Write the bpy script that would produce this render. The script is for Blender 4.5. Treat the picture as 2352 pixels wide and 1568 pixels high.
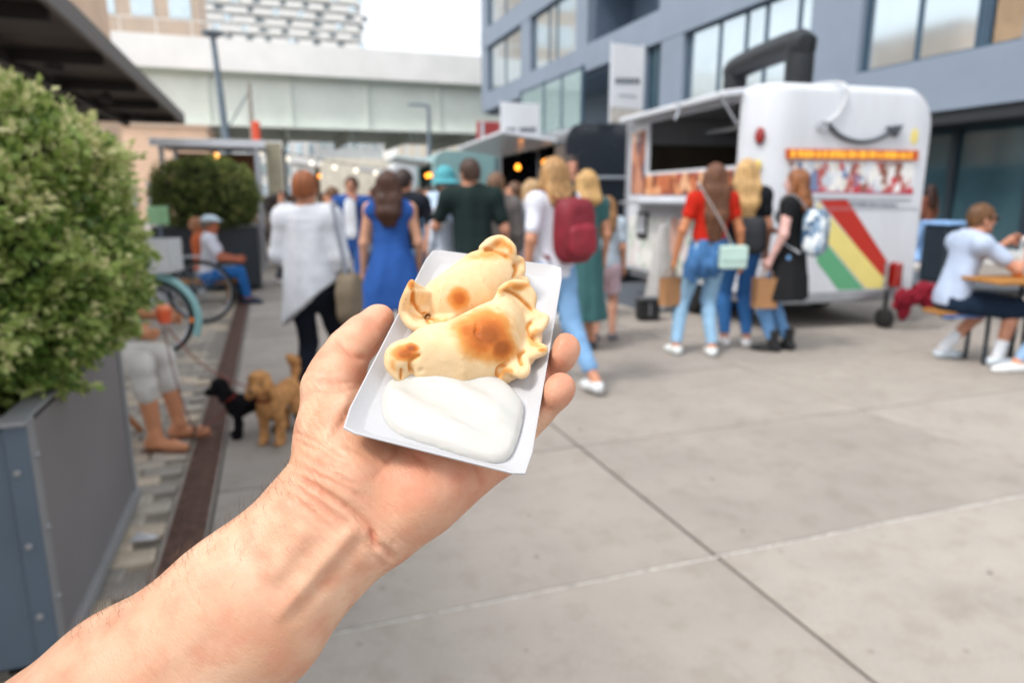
import bpy, math, random
import numpy as np
from mathutils import Vector, Matrix
for _o in list(bpy.data.objects): bpy.data.objects.remove(_o)
scene = bpy.context.scene
COL = scene.collection
RND = random.Random(7)
NPR = np.random.default_rng(11)

# ------------------------------------------------------------------ camera
F_PX, CX, CY = 1567.0, 1176.0, 784.0          # focal length and centre in a 2352 px wide frame
CAM_H, PITCH = 1.4, math.atan(329/1567.0)
cam_d = bpy.data.cameras.new('camera'); cam = bpy.data.objects.new('camera', cam_d); COL.objects.link(cam)
cam.location = (0, 0, CAM_H); cam.rotation_euler = (math.pi/2-PITCH, 0, 0)
cam_d.sensor_width = 36; cam_d.lens = 36*F_PX/2352; cam_d.clip_start = 0.02; cam_d.clip_end = 2000
cam_d.dof.use_dof = True; cam_d.dof.focus_distance = 0.335; cam_d.dof.aperture_fstop = 7.4
scene.camera = cam
# ------------------------------------------------------------------ sky and sun (bright, thin overcast)
SUN_EL, SUN_AZ = math.radians(54), math.radians(232)
world = bpy.data.worlds.new('World'); scene.world = world; world.use_nodes = True
_n = world.node_tree.nodes; _l = world.node_tree.links
_bg = _n['Background']; _sky = _n.new('ShaderNodeTexSky'); _sky.sky_type = 'NISHITA'; _sky.sun_disc = False
_sky.sun_elevation = SUN_EL; _sky.sun_rotation = SUN_AZ; _sky.dust_density = 6; _sky.air_density = 1.2; _sky.ozone_density = 1.5
_hs = _n.new('ShaderNodeHueSaturation'); _hs.inputs['Saturation'].default_value = 0.22; _hs.inputs['Value'].default_value = 1.0
_mx = _n.new('ShaderNodeMixRGB'); _mx.inputs['Fac'].default_value = 0.55; _mx.inputs['Color2'].default_value = (7.4, 7.7, 8.1, 1)
_l.new(_sky.outputs[0], _hs.inputs['Color']); _l.new(_hs.outputs[0], _mx.inputs['Color1']); _l.new(_mx.outputs[0], _bg.inputs['Color'])
_bg.inputs['Strength'].default_value = 0.15
sun_d = bpy.data.lights.new('sun', 'SUN'); sun = bpy.data.objects.new('sun', sun_d); COL.objects.link(sun)
sun_d.energy = 1.5; sun_d.angle = math.radians(14); sun_d.color = (1.0, 0.95, 0.88)
_d = Vector((math.sin(SUN_AZ)*math.cos(SUN_EL), math.cos(SUN_AZ)*math.cos(SUN_EL), math.sin(SUN_EL)))
sun.rotation_euler = _d.to_track_quat('Z', 'Y').to_euler(); sun.location = (0, 0, 60)
scene.view_settings.view_transform = 'Standard'; scene.view_settings.look = 'None'
scene.view_settings.gamma = 1; scene.view_settings.exposure = 0.60; scene.view_settings.use_curve_mapping = False
scene.render.engine = 'CYCLES'; scene.cycles.use_denoising = True; scene.cycles.max_bounces = 7
scene.cycles.transparent_max_bounces = 8; scene.cycles.sample_clamp_indirect = 6

# ------------------------------------------------------------------ layout helpers: picture point -> place in the world
_FW = np.array([0, math.cos(PITCH), -math.sin(PITCH)]); _UP = np.array([0, math.sin(PITCH), math.cos(PITCH)]); _C = np.array([0, 0, CAM_H])
def ray(x, y): return np.array([(x-CX)/F_PX, 0, 0]) + _FW - _UP*(y-CY)/F_PX
def G(x, y, z=0.0):
    d = ray(x, y); return _C + d*(z-CAM_H)/d[2]
def P(x, y, Y):
    d = ray(x, y); return _C + d*Y/d[1]
def DP(x, y, depth): return _C + ray(x, y)*depth
AX = math.radians(19.25)
SC = np.array([math.cos(AX), math.sin(AX), 0]); SS = np.array([-math.sin(AX), math.cos(AX), 0])   # across / along the street
def S(u, v, z=0.0): return SC*u + SS*v + np.array([0, 0, z])
# ------------------------------------------------------------------ object helpers
def tag(o, label=None, cat=None, group=None, kind=None):
    if label: o['label'] = label
    if cat: o['category'] = cat
    if group: o['group'] = group
    if kind: o['kind'] = kind
    return o
def empty(name, loc=(0, 0, 0), rz=0.0, label=None, cat=None, group=None):
    o = bpy.data.objects.new(name, None); COL.objects.link(o); o.empty_display_size = 0.1
    o.location = Vector([float(v) for v in loc]); o.rotation_euler = (0, 0, rz)
    return tag(o, label, cat, group)
def link(name, me, parent=None):
    o = bpy.data.objects.new(name, me); COL.objects.link(o)
    if parent is not None: o.parent = parent
    return o
def np_mesh(name, V, Q, mats=(), smooth=True, tris=None):
    V = np.asarray(V, np.float32); me = bpy.data.meshes.new(name)
    Q = np.asarray(Q, np.int32); nq = len(Q); k = Q.shape[1] if nq else 4
    me.vertices.add(len(V)); me.vertices.foreach_set('co', V.ravel())
    me.loops.add(nq*k); me.loops.foreach_set('vertex_index', Q.ravel())
    me.polygons.add(nq); me.polygons.foreach_set('loop_start', np.arange(nq, dtype=np.int32)*k)
    me.polygons.foreach_set('loop_total', np.full(nq, k, np.int32))
    me.polygons.foreach_set('use_smooth', np.full(nq, smooth))
    for m in mats: me.materials.append(m)
    me.update(calc_edges=True); me.validate()
    return me
def fattr(me, name, vals):
    a = me.attributes.new(name, 'FLOAT', 'POINT'); a.data.foreach_set('value', np.asarray(vals, np.float32))
def rotz(a):
    c, s = math.cos(a), math.sin(a); return np.array([[c, -s, 0], [s, c, 0], [0, 0, 1.0]])
class MB:
    def __init__(s): s.v = []; s.f = []; s.n = 0
    def add(s, V, Fs):
        V = np.asarray(V, float); s.v.append(V); s.f += [tuple(int(i)+s.n for i in f) for f in Fs]; s.n += len(V); return s
    def box(s, c, size, R=None, bev=0.0, taper=1.0):
        hx, hy, hz = [q/2 for q in size]
        if bev <= 0:
            V = np.array([(x*hx*(taper if z > 0 else 1), y*hy*(taper if z > 0 else 1), z*hz) for z in (-1, 1) for y in (-1, 1) for x in (-1, 1)])
            Fs = [(0, 2, 3, 1), (4, 5, 7, 6), (0, 1, 5, 4), (2, 6, 7, 3), (0, 4, 6, 2), (1, 3, 7, 5)]
        else:
            b = min(bev, hx*.9, hy*.9, hz*.9); V = []; idx = {}
            for sx in (-1, 1):
                for sy in (-1, 1):
                    for sz in (-1, 1):
                        for ax in range(3):
                            p = [sx*(hx-b), sy*(hy-b), sz*(hz-b)]; p[ax] = (sx*hx, sy*hy, sz*hz)[ax]
                            idx[(sx, sy, sz, ax)] = len(V); V.append(p)
            Fs = []
            for ax in range(3):
                o1, o2 = [(1, 2), (2, 0), (0, 1)][ax]
                for sg in (-1, 1):
                    q = []
                    for a, b2 in ((-1, -1), (1, -1), (1, 1), (-1, 1)):
                        k = [0, 0, 0]; k[ax] = sg; k[o1] = a; k[o2] = b2; q.append(idx[(*k, ax)])
                    Fs.append(tuple(q) if sg > 0 else tuple(q[::-1]))
                for a in (-1, 1):
                    for b2 in (-1, 1):
                        q = []
                        for sg, which in ((-1, o1), (-1, o2), (1, o2), (1, o1)):
                            k = [0, 0, 0]; k[ax] = sg; k[o1] = a; k[o2] = b2; q.append(idx[(*k, which)])
                        Fs.append(tuple(q) if a*b2 < 0 else tuple(q[::-1]))
            for sx in (-1, 1):
                for sy in (-1, 1):
                    for sz in (-1, 1):
                        q = [idx[(sx, sy, sz, ax)] for ax in range(3)]
                        Fs.append(tuple(q) if sx*sy*sz > 0 else tuple(q[::-1]))
            V = np.array(V)
        if R is not None: V = V @ np.asarray(R).T
        return s.add(V + np.asarray(c, float), Fs)
    def tube(s, pts, r, n=10, caps=True, closed=False, flat=1.0):
        pts = [np.asarray(p, float) for p in pts]; m = len(pts)
        rs = [r]*m if np.isscalar(r) else list(r)
        tg = []
        for i in range(m):
            if closed: a, b = pts[i-1], pts[(i+1) % m]
            else: a, b = pts[max(i-1, 0)], pts[min(i+1, m-1)]
            d = b-a; tg.append(d/max(np.linalg.norm(d), 1e-9))
        up = np.array([0, 0, 1.0]) if abs(tg[0][2]) < .9 else np.array([1.0, 0, 0])
        N = np.cross(tg[0], up); N /= np.linalg.norm(N); V = []
        for i in range(m):
            N = N - tg[i]*(N@tg[i]); N /= max(np.linalg.norm(N), 1e-9); B = np.cross(tg[i], N)
            for j in range(n):
                a = 2*math.pi*j/n; V.append(pts[i]+(N*math.cos(a)+B*math.sin(a)*flat)*rs[i])
        Fs = []
        for i in range(m if closed else m-1):
            i2 = (i+1) % m
            for j in range(n):
                j2 = (j+1) % n; Fs.append((i*n+j, i2*n+j, i2*n+j2, i*n+j2)[::-1])
        if caps and not closed:
            Fs.append(tuple(range(n))); Fs.append(tuple((m-1)*n+j for j in range(n))[::-1])
        return s.add(V, Fs)
    def lathe(s, prof, c=(0, 0, 0), n=24, R=None, sx=1.0, sy=1.0):
        V = []; m = len(prof)
        for (r, z) in prof:
            for j in range(n):
                a = 2*math.pi*j/n; V.append((r*math.cos(a)*sx, r*math.sin(a)*sy, z))
        Fs = [(i*n+j, i*n+(j+1) % n, (i+1)*n+(j+1) % n, (i+1)*n+j) for i in range(m-1) for j in range(n)]
        if prof[0][0] > 1e-6: Fs.append(tuple(range(n))[::-1])
        if prof[-1][0] > 1e-6: Fs.append(tuple((m-1)*n+j for j in range(n)))
        V = np.array(V)
        if R is not None: V = V @ np.asarray(R).T
        return s.add(V+np.asarray(c, float), Fs)
    def prism(s, poly, O, U, W, D, a=0.0, b=1.0):
        """polygon (in axes U, W about O) pushed along D from a to b"""
        O, U, W, D = [np.asarray(q, float) for q in (O, U, W, D)]; n = len(poly)
        V = [O+U*x+W*y+D*a for x, y in poly]+[O+U*x+W*y+D*b for x, y in poly]
        Fs = [tuple(range(n)), tuple(range(2*n-1, n-1, -1))]
        Fs += [(i, i+n, (i+1) % n+n, (i+1) % n) for i in range(n)]
        return s.add(V, Fs)
    def build(s, name, mat, parent=None, smooth=False, fix=True):
        V = np.concatenate(s.v); me = bpy.data.meshes.new(name); me.from_pydata([tuple(p) for p in V], [], s.f)
        if mat is not None: me.materials.append(mat)
        if fix:
            import bmesh
            bm = bmesh.new(); bm.from_mesh(me); bmesh.ops.recalc_face_normals(bm, faces=bm.faces); bm.to_mesh(me); bm.free()
        if smooth:
            me.polygons.foreach_set('use_smooth', np.full(len(me.polygons), True))
            try: me.set_sharp_from_angle(angle=math.radians(40))
            except Exception: pass
        me.update(); return link(name, me, parent)
def axes(d):
    d = np.asarray(d, float); d = d/np.linalg.norm(d); up = np.array([0, 0, 1.0]) if abs(d[2]) < .9 else np.array([1.0, 0, 0])
    a = np.cross(up, d); a /= np.linalg.norm(a); return a, np.cross(d, a), d
def smoothpath(pts, n=8, closed=False):
    pts = [np.asarray(p, float) for p in pts]; out = []; m = len(pts)
    for i in range(m if closed else m-1):
        g = (lambda k: pts[k % m]) if closed else (lambda k: pts[min(max(k, 0), m-1)])
        p0, p1, p2, p3 = g(i-1), g(i), g(i+1), g(i+2)
        for j in range(n):
            t = j/n; out.append(.5*((2*p1)+(-p0+p2)*t+(2*p0-5*p1+4*p2-p3)*t*t+(-p0+3*p1-3*p2+p3)*t**3))
    if not closed: out.append(pts[-1])
    return out

# ------------------------------------------------------------------ implicit surfaces (one continuous skin for bodies, garments, food)
def np_noise(Pn, scale, seed=0):
    """cheap smooth value noise in [-1,1]"""
    p = np.asarray(Pn, np.float64)*scale + seed*17.31
    i = np.floor(p).astype(np.int64); f = p-i; f = f*f*(3-2*f); out = 0
    for dx in (0, 1):
        for dy in (0, 1):
            for dz in (0, 1):
                h = ((i[..., 0]+dx)*73856093) ^ ((i[..., 1]+dy)*19349663) ^ ((i[..., 2]+dz)*83492791)
                h = (h*2654435761) & 0xffffffff; h = ((h >> 13) ^ h)*1274126177 & 0xffffffff
                w = (f[..., 0] if dx else 1-f[..., 0])*(f[..., 1] if dy else 1-f[..., 1])*(f[..., 2] if dz else 1-f[..., 2])
                out = out + w*(h/2147483647.5-1)
    return out
class SDF:
    def __init__(s, lo, hi, h):
        s.lo = np.asarray(lo, float); s.h = h
        s.n = np.maximum(np.ceil((np.asarray(hi, float)-s.lo)/h).astype(int)+1, 4)
        s.ax = [(s.lo[i]+np.arange(s.n[i])*h).astype(np.float32) for i in range(3)]
        s.F = np.full(s.n, 1.0, np.float32)
    def win(s, lo, hi):
        sl = []
        for i in range(3):
            a = int(math.floor((lo[i]-s.lo[i])/s.h)); b = int(math.ceil((hi[i]-s.lo[i])/s.h))+1
            a = max(a, 0); b = min(b, int(s.n[i]))
            if b <= a: return None, None
            sl.append(slice(a, b))
        X = [s.ax[0][sl[0]][:, None, None], s.ax[1][sl[1]][None, :, None], s.ax[2][sl[2]][None, None, :]]
        return tuple(sl), X
    def put(s, fn, lo, hi, k=0.0, op='add'):
        m = k+3*s.h; sl, X = s.win(np.asarray(lo)-m, np.asarray(hi)+m)
        if sl is None: return s
        d = fn(*X).astype(np.float32); a = s.F[sl]
        if op == 'add':
            r = np.minimum(a, d)
            if k > 0: hh = np.maximum(k-np.abs(a-d), 0)/k; r = r-hh*hh*k*.25
        elif op == 'sub':
            d = -d; r = np.maximum(a, d)
            if k > 0: hh = np.maximum(k-np.abs(a-d), 0)/k; r = r+hh*hh*k*.25
        s.F[sl] = r; return s
    def cone(s, a, b, ra, rb, k=0.0, op='add', sc=(1, 1, 1)):
        a = np.asarray(a, float); b = np.asarray(b, float); sc = np.asarray(sc, float); r = max(ra, rb)
        A = a/sc; D = b/sc-A; L = max(float(D@D), 1e-12); ms = float(sc.min())
        def fn(x, y, z):
            px, py, pz = x/sc[0]-A[0], y/sc[1]-A[1], z/sc[2]-A[2]
            t = np.clip((px*D[0]+py*D[1]+pz*D[2])/L, 0, 1)
            return (np.sqrt((px-D[0]*t)**2+(py-D[1]*t)**2+(pz-D[2]*t)**2)-(ra+(rb-ra)*t))*ms
        return s.put(fn, np.minimum(a, b)-r*sc, np.maximum(a, b)+r*sc, k, op)
    def ell(s, c, r, k=0.0, op='add', R=None):
        c = np.asarray(c, float); r = np.asarray(r, float); R = np.eye(3) if R is None else np.asarray(R); m = float(r.max()) if not np.allclose(R, np.eye(3)) else r
        def fn(x, y, z):
            x, y, z = x-c[0], y-c[1], z-c[2]
            q = [(R[0, i]*x+R[1, i]*y+R[2, i]*z) for i in range(3)]
            k0 = np.sqrt(sum((q[i]/r[i])**2 for i in range(3))); k1 = np.sqrt(sum((q[i]/r[i]**2)**2 for i in range(3)))
            return k0*(k0-1)/np.maximum(k1, 1e-6)
        return s.put(fn, c-m, c+m, k, op)
    def chain(s, pts, rs, k=0.0, op='add', sc=(1, 1, 1)):
        if np.isscalar(rs): rs = [rs]*len(pts)
        for i in range(len(pts)-1): s.cone(pts[i], pts[i+1], rs[i], rs[i+1], k, op, sc)
        return s
    def clip(s, nrm, off):
        """keep the side where p.nrm < off"""
        d = s.ax[0][:, None, None]*nrm[0]+s.ax[1][None, :, None]*nrm[1]+s.ax[2][None, None, :]*nrm[2]-off
        s.F = np.maximum(s.F, d.astype(np.float32)); return s
    def mesh(s):
        F = s.F; F = F.copy(); B = s.h
        for ax in range(3):
            sl = [slice(None)]*3
            for e in (0, -1): sl[ax] = e; F[tuple(sl)] = np.maximum(F[tuple(sl)], B)
        I = F < 0; nx, ny, nz = F.shape
        cnt = np.zeros((nx-1, ny-1, nz-1), np.int8)
        for dx in (0, 1):
            for dy in (0, 1):
                for dz in (0, 1): cnt += I[dx:nx-1+dx, dy:ny-1+dy, dz:nz-1+dz]
        cells = np.argwhere((cnt > 0) & (cnt < 8)); N = len(cells)
        idm = np.full((nx-1, ny-1, nz-1), -1, np.int32); idm[cells[:, 0], cells[:, 1], cells[:, 2]] = np.arange(N)
        acc = np.zeros((N, 3)); num = np.zeros(N); cor = [(a, b, c) for a in (0, 1) for b in (0, 1) for c in (0, 1)]
        val = {c: F[cells[:, 0]+c[0], cells[:, 1]+c[1], cells[:, 2]+c[2]] for c in cor}
        for c in cor:
            for ax in range(3):
                if c[ax]: continue
                c2 = list(c); c2[ax] = 1; c2 = tuple(c2); a, b = val[c], val[c2]; m = (a < 0) != (b < 0)
                t = np.where(m, a/np.where(m, a-b, 1), 0); p = np.tile(np.array(c, float), (N, 1)); p[:, ax] = t
                acc += p*m[:, None]; num += m
        V = s.lo+(cells+acc/num[:, None])*s.h
        Q = []
        for ax in range(3):
            o1, o2 = (ax+1) % 3, (ax+2) % 3
            sa = [slice(None)]*3; sb = [slice(None)]*3; sa[ax] = slice(0, -1); sb[ax] = slice(1, None)
            A, Bq = I[tuple(sa)], I[tuple(sb)]; e = np.argwhere(A != Bq); e = e[(e[:, o1] > 0) & (e[:, o2] > 0)]
            flip = A[e[:, 0], e[:, 1], e[:, 2]]; qs = []
            for d1, d2 in ((-1, -1), (0, -1), (0, 0), (-1, 0)):
                c = e.copy(); c[:, o1] += d1; c[:, o2] += d2; qs.append(idm[c[:, 0], c[:, 1], c[:, 2]])
            q = np.stack(qs, 1); q[~flip] = q[~flip][:, ::-1]; Q.append(q)
        return V, np.concatenate(Q)
def relax(V, Q, it=2, w=.5):
    for _ in range(it):
        s = np.zeros_like(V); n = np.zeros(len(V))
        for a, b in ((0, 1), (1, 2), (2, 3), (3, 0)):
            for p, q in ((a, b), (b, a)):
                np.add.at(s, Q[:, p], V[Q[:, q]]); np.add.at(n, Q[:, p], 1)
        V = V*(1-w)+w*s/np.maximum(n, 1)[:, None]
    return V
def vnormals(V, Q):
    n = np.cross(V[Q[:, 2]]-V[Q[:, 0]], V[Q[:, 3]]-V[Q[:, 1]]); o = np.zeros_like(V)
    for i in range(4): np.add.at(o, Q[:, i], n)
    return o/np.maximum(np.linalg.norm(o, axis=1), 1e-12)[:, None]

# ------------------------------------------------------------------ materials
def lin(h):
    h = h.lstrip('#'); c = [int(h[i:i+2], 16)/255 for i in (0, 2, 4)]
    return tuple(((x/12.92) if x <= .04045 else ((x+.055)/1.055)**2.4) for x in c)
MATS = {}
def mat(name, col, rough=.6, var=.12, scale=6.0, bump=0.0, bscale=40.0, metal=0.0, spec=.5, sss=0.0, col2=None, detail=5, emit=0.0, stretch=None, alpha=1.0, coat=0.0, trans=0.0):
    if name in MATS: return MATS[name]
    m = bpy.data.materials.new(name); m.use_nodes = True; n = m.node_tree.nodes; l = m.node_tree.links; b = n['Principled BSDF']
    c = lin(col) if isinstance(col, str) else col
    c2 = (lin(col2) if isinstance(col2, str) else col2) if col2 is not None else tuple(x*(1-var*2.2) for x in c)
    b.inputs['Roughness'].default_value = rough; b.inputs['Metallic'].default_value = metal; b.inputs['Specular IOR Level'].default_value = spec
    b.inputs['Alpha'].default_value = alpha; b.inputs['Coat Weight'].default_value = coat; b.inputs['Transmission Weight'].default_value = trans
    tc = n.new('ShaderNodeTexCoord'); src = tc.outputs['Object']
    if stretch:
        mp = n.new('ShaderNodeMapping'); mp.inputs['Scale'].default_value = stretch; l.new(src, mp.inputs[0]); src = mp.outputs[0]
    nz = n.new('ShaderNodeTexNoise'); nz.inputs['Scale'].default_value = scale; nz.inputs['Detail'].default_value = detail; nz.inputs['Roughness'].default_value = .6
    l.new(src, nz.inputs['Vector'])
    rp = n.new('ShaderNodeValToRGB'); rp.color_ramp.elements[0].position = .32; rp.color_ramp.elements[1].position = .68
    rp.color_ramp.elements[0].color = (*c2, 1); rp.color_ramp.elements[1].color = (*[min(x*(1+var*.3), 1) for x in c], 1)
    l.new(nz.outputs['Fac'], rp.inputs[0]); l.new(rp.outputs[0], b.inputs['Base Color'])
    mr = n.new('ShaderNodeMapRange'); mr.inputs['To Min'].default_value = max(rough-.08, .02); mr.inputs['To Max'].default_value = min(rough+.1, 1)
    l.new(nz.outputs['Fac'], mr.inputs['Value']); l.new(mr.outputs[0], b.inputs['Roughness'])
    if bump > 0:
        n2 = n.new('ShaderNodeTexNoise'); n2.inputs['Scale'].default_value = bscale; n2.inputs['Detail'].default_value = 4; l.new(src, n2.inputs['Vector'])
        bp = n.new('ShaderNodeBump'); bp.inputs['Strength'].default_value = bump; bp.inputs['Distance'].default_value = .01
        l.new(n2.outputs['Fac'], bp.inputs['Height']); l.new(bp.outputs[0], b.inputs['Normal'])
    if sss > 0:
        b.inputs['Subsurface Weight'].default_value = sss; b.inputs['Subsurface Radius'].default_value = (1, .35, .2); b.inputs['Subsurface Scale'].default_value = .006
    if emit > 0:
        b.inputs['Emission Strength'].default_value = emit; b.inputs['Emission Color'].default_value = (*c, 1)
    MATS[name] = m; return m
def cloth(col, **k): return mat('cloth_'+col.lstrip('#'), col, rough=.9, var=.07, scale=6, bump=.2, bscale=40, spec=.15, **k)
def skin(col='#c98f72'): return mat('skin_'+col.lstrip('#'), col, rough=.55, var=.1, scale=14, spec=.35)
def hairm(col): return mat('hair_'+col.lstrip('#'), col, rough=.5, var=.28, scale=26, stretch=(1.6, 1.6, .16), spec=.35)
# ================================================================== SETTING
def concrete(name, col, seed):
    m = bpy.data.materials.new(name); m.use_nodes = True; n = m.node_tree.nodes; l = m.node_tree.links; b = n['Principled BSDF']; tc = n.new('ShaderNodeTexCoord'); oi = n.new('ShaderNodeObjectInfo')
    va = n.new('ShaderNodeVectorMath'); va.operation = 'MULTIPLY_ADD'; l.new(oi.outputs['Random'], va.inputs[0]); va.inputs[1].default_value = (37, 53, 11); l.new(tc.outputs['Object'], va.inputs[2]); O = va.outputs[0]
    def nz(s, d=6, r=.6):
        t = n.new('ShaderNodeTexNoise'); t.inputs['Scale'].default_value = s; t.inputs['Detail'].default_value = d; t.inputs['Roughness'].default_value = r; l.new(O, t.inputs['Vector']); return t.outputs['Fac']
    def rmp(src, p0, p1, c0, c1):
        r = n.new('ShaderNodeValToRGB'); r.color_ramp.elements[0].position = p0; r.color_ramp.elements[1].position = p1; r.color_ramp.elements[0].color = (*c0, 1); r.color_ramp.elements[1].color = (*c1, 1); l.new(src, r.inputs[0]); return r.outputs[0]
    def mul(f, a, c, mode='MULTIPLY'):
        x = n.new('ShaderNodeMixRGB'); x.blend_type = mode; x.inputs[0].default_value = f; l.new(a, x.inputs[1]); l.new(c, x.inputs[2]); return x.outputs[0]
    c = lin(col); base = rmp(nz(2.3, 9), .3, .7, tuple(q*.88 for q in c), tuple(min(q*1.06, 1) for q in c))
    base = mul(1.0, base, rmp(nz(9, 5), .34, .5, (.90, .885, .87), (1, 1, 1))); base = mul(1.0, base, rmp(nz(210, 3), .25, .6, (.84, .83, .82), (1.04, 1.04, 1.04)))
    base = mul(1.0, base, rmp(nz(1.1, 4, .7), .62, .74, (1, 1, 1), (.88, .86, .84)))
    v = n.new('ShaderNodeTexVoronoi'); v.inputs['Scale'].default_value = 5.5; l.new(O, v.inputs['Vector']); base = mul(1.0, base, rmp(v.outputs['Distance'], .035, .075, (.74, .72, .7), (1, 1, 1)))
    hv = n.new('ShaderNodeMixRGB'); hv.blend_type = 'MULTIPLY'; hv.inputs[0].default_value = 1; vr = rmp(oi.outputs['Random'], 0, 1, (.93, .93, .935), (1.05, 1.045, 1.04)); l.new(base, hv.inputs[1]); l.new(vr, hv.inputs[2])
    l.new(hv.outputs[0], b.inputs['Base Color']); b.inputs['Roughness'].default_value = .82; b.inputs['Specular IOR Level'].default_value = .3
    bp = n.new('ShaderNodeBump'); bp.inputs['Strength'].default_value = .35; bp.inputs['Distance'].default_value = .004; l.new(nz(150, 4), bp.inputs['Height']); l.new(bp.outputs[0], b.inputs['Normal']); return m
M_conc = concrete('concrete', '#9b948d', 1); M_conc2 = concrete('concrete_b', '#968f89', 2); M_conc3 = concrete('concrete_c', '#a09992', 3)
M_joint = mat('joint', '#4a4642', rough=.95, var=.25, scale=20)
M_grout = mat('grout', '#cfcbc5', rough=.9, var=.2, scale=30)
M_sett = mat('sett', '#b3aa9e', rough=.85, var=.14, scale=7, bump=.4, bscale=70)
M_sett2 = mat('sett_b', '#9c958d', rough=.85, var=.14, scale=7, bump=.4, bscale=70)
M_sett3 = mat('sett_c', '#c7b8a4', rough=.85, var=.14, scale=7, bump=.4, bscale=70)
M_asph = mat('shaded_asphalt', '#5c636c', rough=.9, var=.18, scale=30, bump=.4, bscale=220)  # asphalt whose dark bluish colour includes the shade of the trailers
def sheet(name, u0, u1, v0, v1, z, m, kind='structure'):
    me = bpy.data.meshes.new(name); me.from_pydata([tuple(S(u, v, z)) for u, v in ((u0, v0), (u1, v0), (u1, v1), (u0, v1))], [], [(0, 1, 2, 3)])
    me.materials.append(m); o = link(name, me); o['kind'] = kind; return o
sheet('ground', -400, 400, -300, 700, -.06, mat('ground', '#8f8b86', rough=.9, var=.1, scale=.5))
plaza = sheet('plaza', -.345, 30, -3, 60, -.012, M_joint)
# concrete slabs, each with its own edge, laid in the street's grid
ub = [-.34, 1.6, 3.7, 5.8, 7.9, 10.0, 12.1]; vb = [-1.83, -.52, .78, 2.09, 3.4, 4.71, 6.02, 7.33]
while vb[-1] < 24: vb.append(vb[-1]+1.31)
def slab(u0, u1, v0, v1, g=.0085, z=0.0):
    cu, cv = (u0+u1)/2, (v0+v1)/2
    m = MB().box((0, 0, -.03), (u1-u0-2*g, v1-v0-2*g, .06), bev=.006)
    o = m.build('slab', RND.choice((M_conc, M_conc, M_conc2, M_conc3)), plaza)
    o.location = Vector(S(cu, cv, z+RND.uniform(-.001, .001))); o.rotation_euler = (0, 0, AX); return o
for i in range(len(ub)-1):
    for j in range(len(vb)-1):
        if ub[i] >= 3.7 and vb[j] >= 7.3: continue
        slab(ub[i], ub[i+1], vb[j], vb[j+1])
slab(ub[2], 4.25, 7.33, 24)
slab(-.34, 3.7, 24.05, 60); slab(12.1, 22, -1.8, 11.0)
m = MB(); V = []; Fs = []; N_ = 260
for k in range(N_+1):                                                            # worn pale sealant in one cross joint
    u = -.33+6.0*k/N_; w = .0038+.003*abs(np_noise(np.array([u, 0, 0]), 7, 3)); c_ = .002*np_noise(np.array([u, 1, 0]), 3, 5); z = -.0045+.003*np_noise(np.array([u, 3, 0]), 5, 2)
    V += [S(u, 2.09+c_-w, z-.003), S(u, 2.09+c_-w*.6, z), S(u, 2.09+c_+w*.6, z), S(u, 2.09+c_+w, z-.003)]
    if k: q = 4*k; Fs += [(q-4+i, q+i, q+i+1, q-3+i) for i in range(3)]
m.add(V, Fs); m.build('joint_filler', M_grout, plaza, smooth=True)
# gum spots and small stains trodden into the slabs
m = MB()
for k in range(46):
    u = RND.uniform(-.2, 5.5); v = RND.uniform(1.0, 6.5); r = RND.uniform(.006, .014)
    m.lathe([(r, .0005), (r*.8, .0022), (.0001, .0026)], S(u, v, .0005), n=7, sx=RND.uniform(.7, 1.2))
m.build('gum_spots', mat('gum', '#77726d', rough=.9), plaza, smooth=True)['kind'] = 'stuff'
road = sheet('road', 4.27, 14, 7.34, 60, -.006, M_asph)
MB().box((0, 0, 0), (.10, 16.6, .05), bev=.008).build('kerb_stone', M_conc3, road)
k_ = bpy.data.objects['kerb_stone']; k_.location = Vector(S(4.31, 15.7, -.018)); k_.rotation_euler = (0, 0, AX)
# paved strip of small stone setts on the left of the drain
pave = sheet('sett_paving', -7.5, -.515, -2, 40, -.03, mat('sett_bed', '#9c9388', rough=.95, var=.2, scale=12))
sett_me = []
for k in range(5):
    mm = MB().box((0, 0, -.02), (.190, .112, .05), bev=.010)
    o = mm.build('sett', (M_sett, M_sett2, M_sett3, M_sett, M_sett2)[k], pave); sett_me.append(o.data); bpy.data.objects.remove(o)
rest = {0: MB(), 1: MB(), 2: MB()}; cnt = 0; spots = []
r_ = 0; v = 1.2
while v < 15:
    u = -.62-(.1 if r_ % 2 else 0)
    while u > -3.4: spots.append((u, v)); u -= .2
    v += .118; r_ += 1
def _near(q):
    p = S(q[0], q[1]); return np.hypot(p[0], p[1])
vis = [q for q in spots if q[0] > -1.15 and q[1] > 2.4]; vis.sort(key=_near); keep = set(vis[:290])
for q in spots:
    j = RND.randrange(5); p = S(q[0]+RND.uniform(-.006, .006), q[1]+RND.uniform(-.004, .004), -.006+RND.uniform(-.002, .002))
    if q in keep:
        o = link('sett', sett_me[j], pave); o.location = Vector(p); o.rotation_euler = (RND.uniform(-.02, .02), RND.uniform(-.02, .02), AX+RND.uniform(-.04, .04))
    else: rest[j % 3].box(p-np.array([0, 0, .02]), (.190, .112, .05), rotz(AX+RND.uniform(-.04, .04)))
for j in rest: rest[j].build('setts_beyond', (M_sett, M_sett2, M_sett3)[j], pave, fix=False)['kind'] = 'stuff'
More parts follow.
